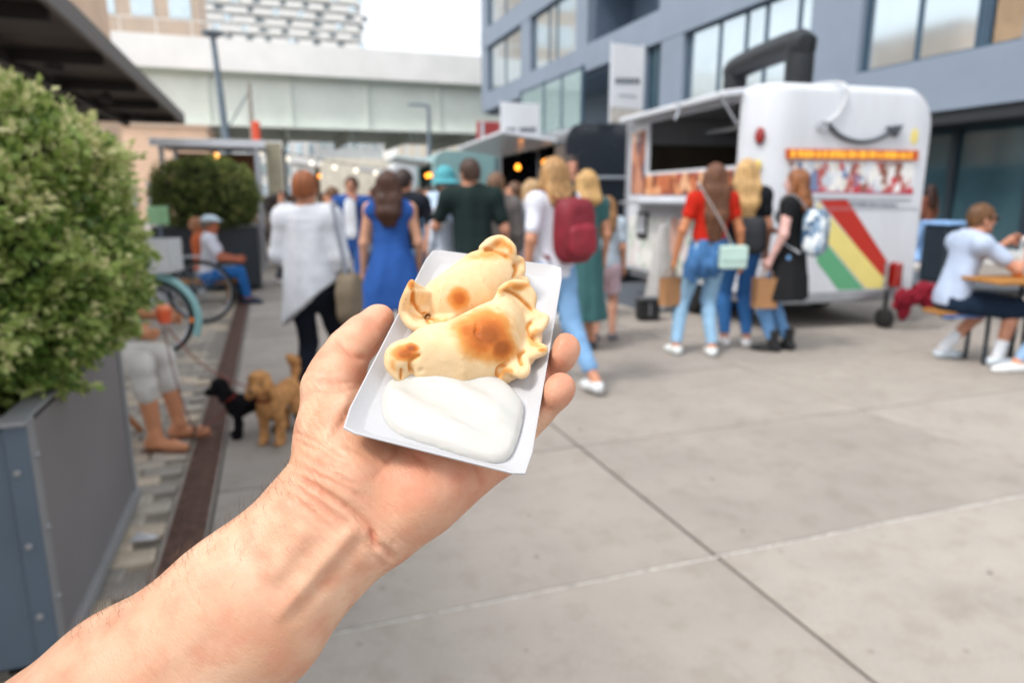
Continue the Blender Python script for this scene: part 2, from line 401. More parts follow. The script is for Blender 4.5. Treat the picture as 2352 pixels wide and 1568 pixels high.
# rusty slotted drain
drain = empty('drain_channel', S(-.427, 5, 0), AX, 'long narrow rust-brown slotted drain between the slabs and the stone setts', 'drain')
M_rust = mat('rust', '#6d5147', rough=.75, var=.22, scale=18, bump=.3, bscale=120)
M_dark = mat('drain_dark', '#191513', rough=.95)
MB().box((0, 10, -.06), (.168, 36, .02)).build('trough', M_dark, drain)
for sx in (-1, 1): MB().box((sx*.080, 10, -.027), (.008, 36, .056)).build('frame_rail', M_conc3, drain)
g = MB()
for k in range(25): g.box((0, -.25+.01+k*.02, 0), (.150, .0095, .022))
for sx in (-.071, -.024, .024, .071): g.box((sx, 0, -.001), (.007, .5, .018))
gd = g.build('grate', M_rust, drain); gd.location = (0, -4.25, -.012)
for k in range(1, 60):
    o = link('grate', gd.data, drain); o.location = (0, -4.25+.502*k, -.012+RND.uniform(-.001, .001))

# ------------------------------------------------------------------ bridge across the street
M_bridge = mat('bridge_paint', '#e0e6de', rough=.55, var=.05, scale=.6)
M_bridge_w = mat('bridge_parapet', '#f2f1ee', rough=.6, var=.04, scale=.5)
M_bridge_d = mat('bridge_green', '#b3beb4', rough=.7, var=.1, scale=.8)
BV = 55.5                                             # near face, metres down the street
bridge = empty('road_bridge', S(0, BV, 0), AX, 'long pale steel girder bridge crossing high over the street', 'bridge')
MB().box((-12, .2, 8.35), (96, .4, 3.5)).build('girder_web', M_bridge, bridge)
MB().box((-12, 14.2, 8.35), (96, .4, 3.5)).build('girder_web', M_bridge, bridge)
MB().box((-12, -.15, 6.52), (96, 1.0, .14)).build('bottom_flange', M_bridge, bridge)
MB().box((-12, 7.2, 10.4), (96, 15.6, .55)).build('deck', M_bridge_d, bridge)
MB().box((-12, -.75, 11.2), (96, .3, 2.1)).build('parapet', M_bridge_w, bridge)
MB().box((-12, -.45, 10.05), (96, .35, .2)).build('parapet_bracket', M_bridge_d, bridge)
MB().box((-12, 7.2, 6.75), (96, 13.4, .12)).build('soffit', M_bridge_d, bridge)
for k in range(14): MB().box((-54+k*5.6, -.1, 8.3), (.14, .3, 3.3)).build('stiffener', M_bridge, bridge)
for k in range(40): MB().box((-57+k*2.2, -.75, 12.75), (.06, .06, 1.0)).build('rail_post', M_bridge_w, bridge)
MB().box((-12, -.75, 13.27), (96, .07, .06)).build('handrail', M_bridge_w, bridge)
for k in range(16): MB().box((-50+k*4.7, 7.2, 6.3), (.3, 13.2, .8)).build('cross_beam', M_bridge_d, bridge)

# ------------------------------------------------------------------ buildings
M_glass = mat('glass_sky', '#d3e0e6', rough=.06, var=.05, scale=.5, metal=.85, spec=.8)
M_glass_d = mat('glass_dark', '#46626c', rough=.08, var=.15, scale=.6, metal=.3, spec=.7)
M_frame = mat('frame_steel', '#3c5468', rough=.45, var=.08, scale=2)
M_fac = mat('facade_grey', '#7f8b9b', rough=.7, var=.05, scale=.7)
M_cream = mat('curtain', '#e6dccb', rough=.9, var=.1, scale=2, stretch=(5, 5, .4))
M_tan = mat('blind_tan', '#a58c70', rough=.85, var=.18, scale=1.5)
B0 = np.array([9.1, 15.5, 0.0])
fac = empty('office_building', B0, math.atan2(SS[1], SS[0]), 'large blue-grey office building with big square windows along the right side', 'building')
# local frame of the facade: x along the street (away), y to the left of it = towards the street
def ft(x, y):
    d = ray(x, y); n = SC; t = ((B0-_C)@n)/(d@n); p = _C+d*t
    return float((p-B0)@SS), float(p[2])
def fbox(t0, t1, z0, z1, y0=-.35, y1=0.0): return ((t0+t1)/2, (y0+y1)/2, (z0+z1)/2), (abs(t1-t0), y1-y0, z1-z0)
T0, T1 = -14.0, ft(1106, 180)[0]
lv = [3.22, 4.35, 6.9, 8.0, 10.75, 11.85, 14.6, 15.7, 18.4, 19.4]
TB = ft(1560, 200)[0]; 
MB().box(*fbox(T0, TB+6, 3.22, 4.35, -.35, .02)).build('spandrel_band', M_fac, fac)
for i in (2, 4, 6, 8): MB().box(*fbox(T0, T1, lv[i], lv[i+1], -.35, .02)).build('spandrel_band', M_fac, fac)
def window(t0, t1, z0, z1, mull=(), gl=None, deep=.22, rail=None, curtain=None):
    if t1 < t0: t0, t1 = t1, t0
    f = MB(); b = .07
    f.box(*fbox(t0, t0+b, z0, z1, -deep-.05, -deep+.06)).box(*fbox(t1-b, t1, z0, z1, -deep-.05, -deep+.06))
    f.box(*fbox(t0+b, t1-b, z0, z0+b, -deep-.05, -deep+.06)).box(*fbox(t0+b, t1-b, z1-b, z1, -deep-.05, -deep+.06))
    for mt in mull: f.box(*fbox(mt-.045, mt+.045, z0+b, z1-b, -deep-.05, -deep+.05))
    w = f.build('window', M_frame, fac)
    e = [t0+b]+sorted(mull)+[t1-b]
    for k in range(len(e)-1): MB().box(*fbox(e[k]+.04, e[k+1]-.04, z0+b, z1-b, -deep-.02, -deep)).build('pane', gl or M_glass, w)
    if curtain: MB().box(*fbox(t0, t1, z0, z1, -deep-.3, -deep-.2)).build('curtain', curtain, w)
    return w
def pier(t0, t1, z0, z1, y1=0.0):
    if t1 < t0: t0, t1 = t1, t0
    MB().box(*fbox(t0, t1, z0, z1, -.35, y1)).build('pier', M_fac, fac)
def T(x, y=120): return ft(x, y)[0]
# level A
a = [T(2352, 60), T(2255, 60), T(2235, 90), T(1974, 90), T(1862, 60), T(1850, 60), T(1568, 150), T(1515, 200), T(1480, 200), T(1440, 200)]
window(T0+5, a[0]-.4, 4.35, 6.9, (a[0]-2,), M_tan); pier(a[0]-.4, a[0], 4.35, 6.9)
window(a[0], a[1], 4.35, 6.9, (), M_tan); window(a[1]+.02, a[2], 4.35, 6.9)
window(a[2]+.02, a[3], 4.35, 6.9, ((a[2]+a[3])/2,)); pier(a[3]+.01, a[4], 4.35, 6.9)
window(a[4]+.02, a[6], 4.35, 6.9, (T(1822, 60), T(1745, 100), T(1700, 110), T(1640, 130)))
pier(a[6]+.01, a[7], 4.35, 6.9); window(a[7]+.02, a[8], 3.4, 6.9, ((a[7]+a[8])/2,), M_glass_d)
pier(a[8]+.01, a[9], 0, 6.9)
# level B, C, D
for z0, z1 in ((8.0, 10.75), (11.85, 14.6), (15.7, 18.4)):
    w0 = [T(2352, 20), T(2235, 20), T(1974, 20), T(1862, 20), T(1750, 20), T(1568, 20), T(1515, 20)]
    window(T0, w0[0], z0, z1, ((T0+w0[0])/2,)); pier(w0[0]+.01, w0[0]+.5, z0, z1); window(w0[0]+.52, w0[2], z0, z1, ((w0[0]+w0[2])/2,))
    pier(w0[2]+.01, w0[3], z0, z1); window(w0[3]+.02, w0[5], z0, z1, (w0[4],)); pier(w0[5]+.01, w0[6], z0, z1)
    t1 = T(1500, 30); t2 = T(1349, 60); t3 = T(1322, 100); t4 = T(1217, 150); t5 = T(1196, 180); t6 = T(1119, 200)
    window(w0[6]+.02, t1, z0, z1, (), M_glass_d)
    M_log = mat('loggia_wall', '#5f6f83', rough=.8)
    lg = MB().box(*fbox(t1, t2, z0, z1, -2.3, -2.2)).build('loggia', M_log, fac)          # deep recess: back, sides, floor, ceiling
    MB().box(*fbox(t1+.0, t1+.1, z0, z1, -2.2, -.35)).build('side_wall', M_log, lg); MB().box(*fbox(t2-.1, t2, z0, z1, -2.2, -.35)).build('side_wall', M_log, lg)
    MB().box(*fbox(t1, t2, z0-.1, z0, -2.2, -.35)).build('floor_slab', M_log, lg); MB().box(*fbox(t1, t2, z1, z1+.1, -2.2, -.35)).build('ceiling', M_log, lg)
    pier(t2+.01, t3, z0, z1); window(t3+.02, t4, z0, z1, (t3+(t4-t3)*.45, t3+(t4-t3)*.62)); pier(t4+.01, t5, z0, z1)
    window(t5+.02, t6, z0, z1, (t5+(t6-t5)*.5,)); pier(t6+.01, T1, z0, z1)
# recessed lower level under the far block
M_far_low = mat('low_wall', '#8796a5', rough=.8)
MB().box(*fbox(a[9]+.01, T1-3, 0, 6.9, -3.6, -3.3)).build('recessed_wall', M_far_low, fac)
MB().box(*fbox(a[9]+.01, T1, 6.78, 6.9, -3.3, -.36)).build('soffit', M_far_low, fac)
# body of the block
MB().box(*fbox(T0, T1-.1, 0, 19.3, -14, -4.2)).build('rear_block', M_far_low, fac)
MB().box(*fbox(T1-.36, T1, 6.91, 19.4, -14, -.36)).build('end_wall', M_fac, fac)
MB().box(*fbox(T0, T1, 19.4, 19.7, -14, .05)).build('roof', M_fac, fac)
# glazed balcony
b0, b1, b2 = T(1392, 260), T(1300, 260), T(1244, 260)
M_bglass = mat('balcony_glass', '#b7cfd0', rough=.05, var=.04, metal=.25, alpha=.55)
bal = MB().box(*fbox(b0, b1+1.5, 4.2, 4.4, -1.5, 1.2)).build('balcony', M_fac, fac)
for (t_, u_) in ((b0, b1), (b1+.08, b2)): MB().box(*fbox(t_, u_, 4.42, 6.6, 1.1, 1.13)).build('pane', M_bglass, bal)
for t_ in (b0, b1, (b0+b1)/2, b2): MB().box(*fbox(t_-.06, t_+.06, 4.4, 6.75, 1.04, 1.17)).build('post', M_frame, bal)
MB().box(*fbox(b0, b2, 6.62, 6.7, 1.06, 1.16)).build('handrail', M_frame, bal)
# ground floor glazing on the right
MB().box(*fbox(T0, a[7], 2.95, 3.22, -1.6, -.05)).build('canopy_soffit', mat('soffit_dark', '#23272b', rough=.7), fac)
e = [T0, -6.5, -3.6, -1.5, .3, 1.9, 3.6, 5.6, 7.8, 10.2, 12.6]
M_mul = mat('mullion_dark', '#1d2b36', rough=.5)
for k in range(len(e)-1):
    w = MB().box(*fbox(e[k]-.085, e[k]+.085, 0, 2.95, -1.35, -1.15)).build('shop_window', M_mul, fac)
    MB().box(*fbox(e[k]+.09, e[k+1]-.09, .32, 2.95, -1.28, -1.25)).build('pane', M_glass_d, w)
MB().box(*fbox(T0, 12.6, 0, .32, -1.36, -1.1)).build('plinth', mat('plinth', '#c9ccce', rough=.8), fac)

# ------------------------------------------------------------------ blocks far down the street
def block(name, u0, u1, v0, v1, h, wall, label, z0=0.0, rows=4, cols=6, wz=(1.4, 1.5), first=1.2, gl=None, side=False, proud=True, roofc=None):
    b = empty(name, S((u0+u1)/2, v0, 0), AX, label, 'building'); W = u1-u0; D = v1-v0
    MB().box((0, D/2, (h+z0)/2), (W, D, h-z0)).build('wall', wall, b)
    MB().box((0, D/2, h+.15), (W+.4, D+.4, .3)).build('roof', roofc or wall, b)
    fh = (h-first)/rows
    for r in range(rows):
        for c in range(cols):
            x = -W/2+(c+.5)*W/cols; z = first+(r+.45)*fh
            w = MB().box((x, -.03, z), (W/cols*.62, .1, fh*.62)).build('window', M_frame_w, b)
            MB().box((x, -.09, z), (W/cols*.56, .03, fh*.55)).build('pane', gl or M_glass, w)
        if side:
            for c in range(5):
                y = (c+.5)*D/5; sx = W/2+.03 if side > 0 else -W/2-.03
                z = first+(r+.45)*fh; w = MB().box((sx, y, z), (.1, D/5*.6, fh*.6)).build('window', M_frame_w, b)
                MB().box((sx+math.copysign(.06, side), y, z), (.03, D/5*.54, fh*.54)).build('pane', gl or M_glass, w)
    return b
M_frame_w = mat('frame_white', '#dfe1e0', rough=.6)
M_brown = mat('wall_brown', '#cdb7a5', rough=.85, var=.06, scale=.5); M_peach = mat('wall_peach', '#ecc9ad', rough=.85, var=.06, scale=.4)  # background walls paled, haze and washed-out light put into their colour
M_pale = mat('wall_pale', '#ebebe8', rough=.85, var=.05, scale=.4); M_grey = mat('wall_grey', '#c9cdce', rough=.85, var=.08, scale=.4)
# brown block with pale windows, above the bridge on the left (its right edge near x=450)
def UV(x, y, Y):
    p = P(x, y, Y); return float(p@SC), float(p@SS), float(p[2])
u_a = UV(120, 60, 82)[0]; u_b = UV(455, 60, 82)[0]
v_b = UV(300, 60, 82)[1]
block('brown_apartment_block', u_a, u_b, v_b, v_b+14, 30, M_brown, 'brown apartment block with pale windows rising behind the bridge at left', rows=6, cols=4, first=2)
# white tower with staggered balconies
tu0 = UV(452, 60, 240)[0]; tu1 = UV(832, 60, 255)[0]; tv = UV(640, 60, 248)[1]
tower = empty('white_tower', S((tu0+tu1)/2, tv, 0), AX, 'tall white tower with staggered balconies rising behind the bridge', 'building')
W = tu1-tu0
MB().box((0, 10, 42), (W, 20, 84)).build('wall', M_grey, tower)
M_balc = mat('balcony_white', '#f2f1ee', rough=.7, var=.03); M_balc_d = mat('balcony_recess', '#98a2a8', rough=.6, var=.2, scale=1)
for r in range(14):
    z = 42+r*2.95
    MB().box((0, -.8, z-1.45), (W+.3, 1.6, .35)).build('floor_slab', M_balc, tower)
    x = -W/2+RND.uniform(0, 2.0)
    while x < W/2-2:
        w = RND.uniform(3.2, 7.0); w = min(w, W/2-x)
        MB().box((x+w/2, -1.9, z-.6+RND.uniform(-.15, .25)), (w, .2, 1.3)).build('balcony_panel', M_balc, tower)
        MB().box((x+w+1.2, -.06, z+.1), (2.0, .12, 2.0)).build('window', RND.choice((M_balc_d, M_glass, M_balc_d)), tower)
        x += w+RND.uniform(1.6, 3.6)
# peach corner of a building close behind the canopy, and the peach wall under the bridge
ph = UV(168, 30, 24)
b = empty('peach_corner_building', S(ph[0]-1.8, ph[1], 0), AX, 'plain peach rendered building edge behind the dark canopy at upper left', 'building')
MB().box((0, 3, 5), (3.6, 6, 10)).build('wall', M_peach, b); MB().box((0, 3, 10.1), (3.8, 6.2, .2)).build('roof', M_brown, b)
MB().box((.6, -.02, 8.0), (1.0, .1, 1.5)).build('window', M_frame_w, b)
q0 = UV(250, 350, 44); q1 = UV(482, 350, 47)
b = empty('peach_low_building', S((q0[0]+q1[0])/2, q0[1], 0), AX, 'low peach rendered building under the bridge behind the stall', 'building')
MB().box((0, 4, 2.9), (q1[0]-q0[0], 8, 5.8)).build('wall', M_peach, b); MB().box((0, 4, 5.9), (q1[0]-q0[0]+.3, 8.3, .2)).build('roof', M_brown, b)
for k in range(4): MB().box((-2+k*1.5, -.03, 1.6), (.9, .1, 1.7)).build('window', M_balc_d, b)
# far blocks seen under the bridge
def fb(x0, x1, Y, h, wall, label, **k):
    a_, b_ = UV(x0, 400, Y), UV(x1, 400, Y); return block('far_building', a_[0], b_[0], (a_[1]+b_[1])/2, (a_[1]+b_[1])/2+10, h, wall, label, **k)
fb(560, 735, 120, 15, M_pale, 'pale office block far down the street under the bridge, left', rows=4, cols=6, gl=M_glass)
fb(735, 900, 100, 11, M_grey, 'grey block with wide windows far under the bridge, centre', rows=3, cols=7)
fb(905, 1110, 88, 9.5, M_pale, 'pale low block with a cream ground floor far under the bridge, right', rows=2, cols=8, gl=M_cream)
# ================================================================== PEOPLE
def V3(*a): return np.array(a, float)
def skeleton(h, fem=True, feet=((-.1, 0), (.1, 0)), arms=(None, None), lean=(0, 0), sit=None, head=(0, 0), wide=1.0, knees=None):
    """joints in the figure's own frame: x right, y the way it faces, z up; lengths for a 1.72 m figure, then scaled"""
    k = h/1.72; J = {}
    pel = V3(0, 0, .93) if sit is None else V3(0, 0, sit+.09)
    lx, ly = lean
    J['pel'] = pel; up = math.sqrt(max(1-(lx*lx+ly*ly), .2))
    sp = V3(lx, ly, up); J['waist'] = pel+sp*.15; J['chest'] = pel+sp*.36; J['neck'] = pel+sp*.53
    J['head'] = J['neck']+V3(lx*.10+head[0]*.08, ly*.10+head[1]*.08, .135)
    sw = (.165 if fem else .19)*wide
    for i, s in ((0, -1), (1, 1)):
        sh = J['chest']+V3(s*sw, 0, .115); J['sh%d' % i] = sh
        a = arms[i] or ((s*.05, -.03, -.28), (s*.065, .05, -.53))
        J['el%d' % i] = sh+V3(*a[0]); J['wr%d' % i] = sh+V3(*a[1])
        hp = pel+V3(s*.085, 0, -.03); J['hip%d' % i] = hp
        if sit is None:
            an = V3(feet[i][0], feet[i][1], .085 if len(feet[i]) < 3 else feet[i][2]); J['an%d' % i] = an
            d = an-hp; L = np.linalg.norm(d); mid = (hp+an)/2; off = math.sqrt(max(.445**2-(L/2)**2, 0)) if L < .89 else 0
            J['kn%d' % i] = mid+V3(0, 1, 0)*max(off, .015)
        else:
            kk = knees[i] if knees else (s*.1, .43, sit+.02)
            J['kn%d' % i] = V3(*kk); f = feet[i]; J['an%d' % i] = V3(f[0], f[1], .085)
    return {n: p*k for n, p in J.items()}, k
def torso(f, J, k, fem, inf=0.0, ys=.62, top=True, low=True):
    w = 1.0 if fem else 1.08; kk = .05*k
    c, wa, p = J['chest'], J['waist'], J['pel']
    def cone(a, b, ra, rb): f.cone(a, b, ra*k+inf, rb*k+inf, kk, sc=(1, ys, 1))
    cone(c+V3(0, 0, .03)*k, wa, .145*w, .122*w); 
    if low: cone(wa, p, .122*w, .155 if fem else .15)
    if top:
        for q in ('sh0', 'sh1'): f.cone(J['neck']-V3(0, 0, .01*k), J[q]+V3(0, 0, .005*k), .05*k+inf*.7, .048*k+inf, kk)
        f.cone(J['sh0']-V3(0, 0, .02*k), J['sh1']-V3(0, 0, .02*k), .056*k+inf, .056*k+inf, kk); f.cone(J['neck']-V3(0, 0, .05*k), (J['sh0']+J['sh1'])/2, .06*k+inf, .09*k+inf, kk, sc=(1, .8, 1))
        if fem: 
            for s in (-1, 1): f.ell(c+V3(s*.07, .085, .0)*k, V3(.06, .055, .06)*k+inf, .04*k)
def arm(f, J, k, i, inf=0.0, upto=1.0, r=(.05, .041, .033, .025), slim=1.0):
    a, e, w = J['sh%d' % i], J['el%d' % i], J['wr%d' % i]; r = [q*k*slim+inf for q in r]
    u = min(upto/.52, 1.0); f.cone(a, a+(e-a)*u, r[0], r[0]+(r[1]-r[0])*u, .03*k)
    if upto > .52:
        u = min((upto-.52)/.48, 1.0); m = (e+w)/2
        f.cone(e, e+(w-e)*u, r[1], r[1]+(r[3]-r[1])*u, .02*k)
def hand(f, J, k, i, curl=.5):
    e, w = J['el%d' % i], J['wr%d' % i]; d = (w-e)/np.linalg.norm(w-e); s = (-1, 1)[i]
    side = np.cross(d, V3(1, 0, 0)); side = side/np.linalg.norm(side) if np.linalg.norm(side) > .1 else V3(0, 1, 0)
    if side[1] < 0: side = -side
    inn = np.cross(d, side); inn = inn if inn[0]*s < 0 else -inn
    p = w+d*.05*k; f.cone(w, p, .024*k, .03*k, .02*k)
    f.cone(p-side*.018*k, p+side*.018*k, .019*k, .019*k, .015*k)
    for j in range(4):
        q = p+side*(.026-.0175*j)*k+d*.025*k; L = (.068, .075, .07, .055)[j]*k
        m = q+(d*.75+inn*curl*.6)*L*.5; f.chain([q, m, m+(d*.55+inn*curl)*L*.5], [.0095*k, .009*k, .0075*k], .004*k)
    q = w+d*.03*k+side*.025*k; m = q+(d*.5+side*.7+inn*.3)*.035*k; f.chain([q, m, m+(d*.8+side*.1+inn*.4)*.035*k], [.013*k, .011*k, .009*k], .008*k)
def leg(f, J, k, i, inf=0.0, upto=1.0, r=(.083, .058, .055, .037), flare=0.0):
    h, n, a = J['hip%d' % i], J['kn%d' % i], J['an%d' % i]; r = [q*k+inf for q in r]
    u = min(upto/.5, 1.0); f.cone(h, h+(n-h)*u, r[0], r[0]+(r[1]-r[0])*u+flare*k*u, .03*k)
    if upto > .5:
        u = min((upto-.5)/.5, 1.0); c = n+(a-n)*.3
        f.cone(n, c, r[1], r[2], .02*k)
        f.cone(c, n+(a-n)*max(u, .31), r[2], r[2]+(r[3]-r[2])*u+flare*k*u, .02*k)
def head_prims(f, J, k, fdir=0.0):
    H = J['head']; R = rotz(fdir); o = lambda *a: H+R@(V3(*a)*k)
    f.ell(o(0, -.008, .022), V3(.074, .092, .092)*k, .02*k, R=R); f.ell(o(0, .022, -.045), V3(.056, .065, .068)*k, .03*k, R=R)
    f.cone(J['neck']-V3(0, 0, .05*k), o(0, -.02, -.05), .055*k, .05*k, .03*k)
    f.cone(o(0, .086, .008), o(0, .104, -.026), .009*k, .0135*k, .012*k); f.ell(o(0, .076, .03), V3(.05, .014, .012)*k, .02*k, R=R)
    f.ell(o(0, .078, -.062), V3(.024, .012, .009)*k, .01*k, R=R); f.ell(o(0, .07, -.098), V3(.022, .016, .016)*k, .02*k, R=R)
    for s in (-1, 1):
        f.ell(o(s*.076, -.012, -.01), V3(.009, .02, .032)*k, .008*k, R=R)
        f.ell(o(s*.031, .098, .012), V3(.017, .02, .011)*k, .01*k, 'sub', R=R)
def grow(J, k, extra=.16):
    a = np.array(list(J.values())); return a.min(0)-extra*k, a.max(0)+extra*k
def hair(name, J, k, style, col, par, vox, fdir=0.0, L=.3):
    lo, hi = grow({'h': J['head'], 'n': J['neck']-V3(0, 0, L*k), 'c': J['head']+V3(0, 0, .02)}, k, .17)
    f = SDF(lo, hi, vox); H = J['head']; R = rotz(fdir); o = lambda *a: H+R@(V3(*a)*k)
    f.ell(o(0, -.016, .032), V3(.085, .1, .098)*k, .0, R=R); f.ell(o(0, -.05, -.01), V3(.076, .06, .085)*k, .02*k, R=R)
    if style in ('long', 'bob', 'loose'):
        n = L
        for sx in (-.05, 0, .05): f.chain([o(sx, -.05, .02), o(sx*1.25, -.085, -.12), o(sx*1.15, -.11, -.12-n*.5), o(sx*.8, -.105, -.12-n)], [.055*k, .05*k, .047*k, .02*k], .03*k, sc=(1, .8, 1))
        if style != 'bob':
            for s in (-1, 1): f.chain([o(s*.07, .0, .03), o(s*.085, .01, -.08), o(s*.085, -.03, -.1-n*.45)], [.03*k, .03*k, .018*k], .02*k)
        else:
            for s in (-1, 1): f.chain([o(s*.068, .01, .04), o(s*.08, .015, -.07)], [.034*k, .028*k], .02*k)
    if style == 'pony': f.chain([o(0, -.1, .05), o(0, -.145, .02), o(0, -.155, -.12), o(0, -.12, -.12-L*.6)], [.022*k, .036*k, .036*k, .012*k], .015*k)
    if style == 'bun': f.ell(o(0, -.105, .05), V3(.045, .04, .045)*k, .01*k)
    # uncover the face
    f.ell(o(0, .092, -.035), V3(.07, .075, .092)*k, .012*k, 'sub', R=R)
    if style in ('short', 'crop', 'pony', 'bun'):
        f.ell(o(0, .03, -.13), V3(.14, .16, .085 if style != 'crop' else .11)*k, .012*k, 'sub', R=R)
    V, Q = f.mesh()
    if len(V) == 0: return None
    V = relax(V, Q, 1); N = vnormals(V, Q); d = V-H
    ph = np.arctan2(d[:, 0], -d[:, 1]); w = .5+.5*np.sin(ph*17+np_noise(V, 18, 3)*2.2)
    V = V+N*((w-.5)*.007*k+np_noise(V*V3(1, 1, .3), 55, 5)*.004*k)[:, None]
    return link(name, np_mesh(name, V, Q, [hairm(col)]), par)
def person(loc, yaw, h, label, fem=True, skin_c='#c98f72', hair_c='#4a2f22', hair_s='short', hair_l=.3, top=None, sleeve=.28, top_c='#ffffff', top_len=.0, loose=.0,
           low='trousers', low_c='#27344a', low_len=.97, skirt_hem=.5, skirt_r=.3, shoes='#e6e6e6', boots=0.0, vox=.010, fdir=0.0, group=None, eyes=False, sock=None, midriff=None, flare=0.0, hem_slope=None, **sk):
    J, k = skeleton(h, fem, **sk); root = empty('person', loc, yaw, label, 'person', group)
    lo, hi = grow(J, k); lo[2] = -.02
    f = SDF(lo, hi, vox); torso(f, J, k, fem); head_prims(f, J, k, fdir)
    for i in (0, 1):
        arm(f, J, k, i); hand(f, J, k, i); leg(f, J, k, i); foot_prims(f, J, k, i, 0)
    V, Q = f.mesh(); V = relax(V, Q, 1); root['height'] = h; link('body', np_mesh('body', V, Q, [skin(skin_c)]), root)
    root['_k'] = k
    if hair_s: hair('hair', J, k, hair_s, hair_c, root, vox*.9, fdir, hair_l)
    if top:
        f = SDF(lo, hi, vox); torso(f, J, k, fem, .014*k+loose, low=True)
        for i in (0, 1):
            if sleeve > .02: arm(f, J, k, i, .016*k+loose*.8, sleeve)
        if top == 'dress': skirt(f, J, k, skirt_hem, skirt_r, J['waist'])
        elif top == 'tunic': skirt(f, J, k, skirt_hem, skirt_r, J['chest']+V3(0, 0, .04)*k, .140)
        else:
            zc = (J['pel'][2]-(.02+top_len)*k) if midriff is None else J['waist'][2]+midriff*k
            if top_len > 0: f.cone(J['pel'], J['pel']-V3(0, 0, top_len*k), .165*k+loose, .17*k+loose, .03*k, sc=(1, .68, 1))
            f.clip((0, 0, -1), -zc)
        if hem_slope: f.clip((hem_slope[0], 0, -1), hem_slope[1])
        H = J['neck']; f.ell(H+V3(0, .02, .062)*k, (V3(.105, .10, .085) if top == 'tunic' else V3(.085, .09, .066))*k, .01*k, 'sub')
        if sleeve <= .02:
            for i, s in ((0, -1), (1, 1)): f.cone(J['sh%d' % i]+V3(s*.045, 0, .05)*k, J['sh%d' % i]+V3(s*.05, 0, -.16)*k, .06*k, .05*k, .012*k, 'sub')
        V, Q = f.mesh(); V = relax(V, Q, 1); N = vnormals(V, Q)
        V = V+N*(np_noise(V*V3(1, 1, .28), 15/k, 2)*.010*k+np_noise(V*V3(1, 1, .6), 34/k, 4)*.002*k)[:, None]
        link({'dress': 'dress', 'tunic': 'blouse', 'jacket': 'jacket'}.get(top, 'shirt'), np_mesh('top', V, Q, [cloth(top_c)]), root)
    if low:
        f = SDF(lo, hi, vox)
        f.cone(J['waist']-V3(0, 0, .03*k), J['pel']-V3(0, 0, .02*k), .125*k+.006, .162*k+.006, .03*k, sc=(1, .66, 1))
        if low == 'skirt': skirt(f, J, k, skirt_hem, skirt_r, J['waist'])
        else:
            for i in (0, 1): leg(f, J, k, i, .011*k, low_len, flare=flare)
        V, Q = f.mesh(); V = relax(V, Q, 1); N = vnormals(V, Q); V = V+N*(np_noise(V*V3(1, 1, .8), 19/k, 6)*.006*k)[:, None]
        link('skirt' if low == 'skirt' else ('trousers' if low_len > .7 else 'shorts'), np_mesh('low', V, Q, [cloth(low_c)]), root)
    if shoes:
        for i in (0, 1):
            a = J['an%d' % i]; f = SDF(a-V3(.16, .26, .1)*k, a+V3(.16, .28, .1+boots)*k, min(vox, .009)); foot_prims(f, J, k, i, .008)
            if boots: f.cone(a, a+V3(0, 0, boots*k), .05*k, .055*k, .02*k)
            f.clip((0, 0, 1), float(a[2]+(.0+boots)*k)); f.clip((0, 0, -1), -.004)
            V, Q = f.mesh(); V = relax(V, Q, 1)
            link('boot' if boots else 'shoe', np_mesh('shoe', V, Q, [mat('shoe_'+shoes.lstrip('#'), shoes, rough=.6, var=.08)]), root)
    if sock:
        for i in (0, 1):
            a = J['an%d' % i]; u = (J['kn%d' % i]-a); f = SDF(a-V3(.1, .1, .06), a+V3(.1, .1, .25), .009); f.cone(a, a+u*.3, .045*k, .05*k); V, Q = f.mesh(); link('sock', np_mesh('sock', V, Q, [cloth(sock)]), root)
    if eyes:
        H = J['head']; R = rotz(fdir)
        for s in (-1, 1):
            m = MB().lathe([(.0001, -.011*k), (.008*k, -.008*k), (.011*k, 0), (.008*k, .008*k), (.0001, .011*k)], H+R@(V3(s*.031, .077, .012)*k), n=10); m.build('eye', mat('eye_dark', '#2a211d', rough=.2), root, smooth=True)
    return root, J, k
def foot_prims(f, J, k, i, inf):
    a = J['an%d' % i]; n = J['kn%d' % i]; s = (-1, 1)[i]; dirn = V3(s*.18, 1, 0); dirn /= np.linalg.norm(dirn)
    z = a[2]-.085*k; b = V3(a[0], a[1], z)
    f.cone(a, b+V3(0, 0, .05)*k-dirn*.03*k, .038*k+inf, .036*k+inf, .02*k)
    f.cone(b-dirn*.035*k+V3(0, 0, .038)*k, b+dirn*.1*k+V3(0, 0, .034)*k, .034*k+inf, .036*k+inf, .02*k, sc=(1, 1, .9))
    f.cone(b+dirn*.09*k+V3(0, 0, .03)*k, b+dirn*.165*k+V3(0, 0, .024)*k, .036*k+inf, .026*k+inf, .02*k, sc=(1.05, 1, .85))
def skirt(f, J, k, hem, r, waist, r0=.125):
    z1 = float(waist[2]); z0 = hem*k; c = J['pel']; r0 = r0*k
    def fn(x, y, z):
        t = np.clip((z1-z)/max(z1-z0, .01), 0, 1); R = r0+(r*k-r0)*np.power(t, .72); ph = np.arctan2(x-c[0], y-c[1])
        R = R*(1+.045*t*np.sin(ph*9+1.3)+.03*t*np.sin(ph*5)); q = np.sqrt((x-c[0])**2+((y-c[1])/.74)**2)
        return np.maximum(np.maximum((q-R)*.75, z-z1), z0-z)
    f.put(fn, (c[0]-r*k*1.1, c[1]-r*k*1.1, z0-.01), (c[0]+r*k*1.1, c[1]+r*k*1.1, z1), .045*k)
def strap(root, pts, w, col, name='strap', n=8, flat=.3):
    return MB().tube(smoothpath(pts, 6), w, n=n, flat=flat).build(name, cloth(col), root, smooth=True)
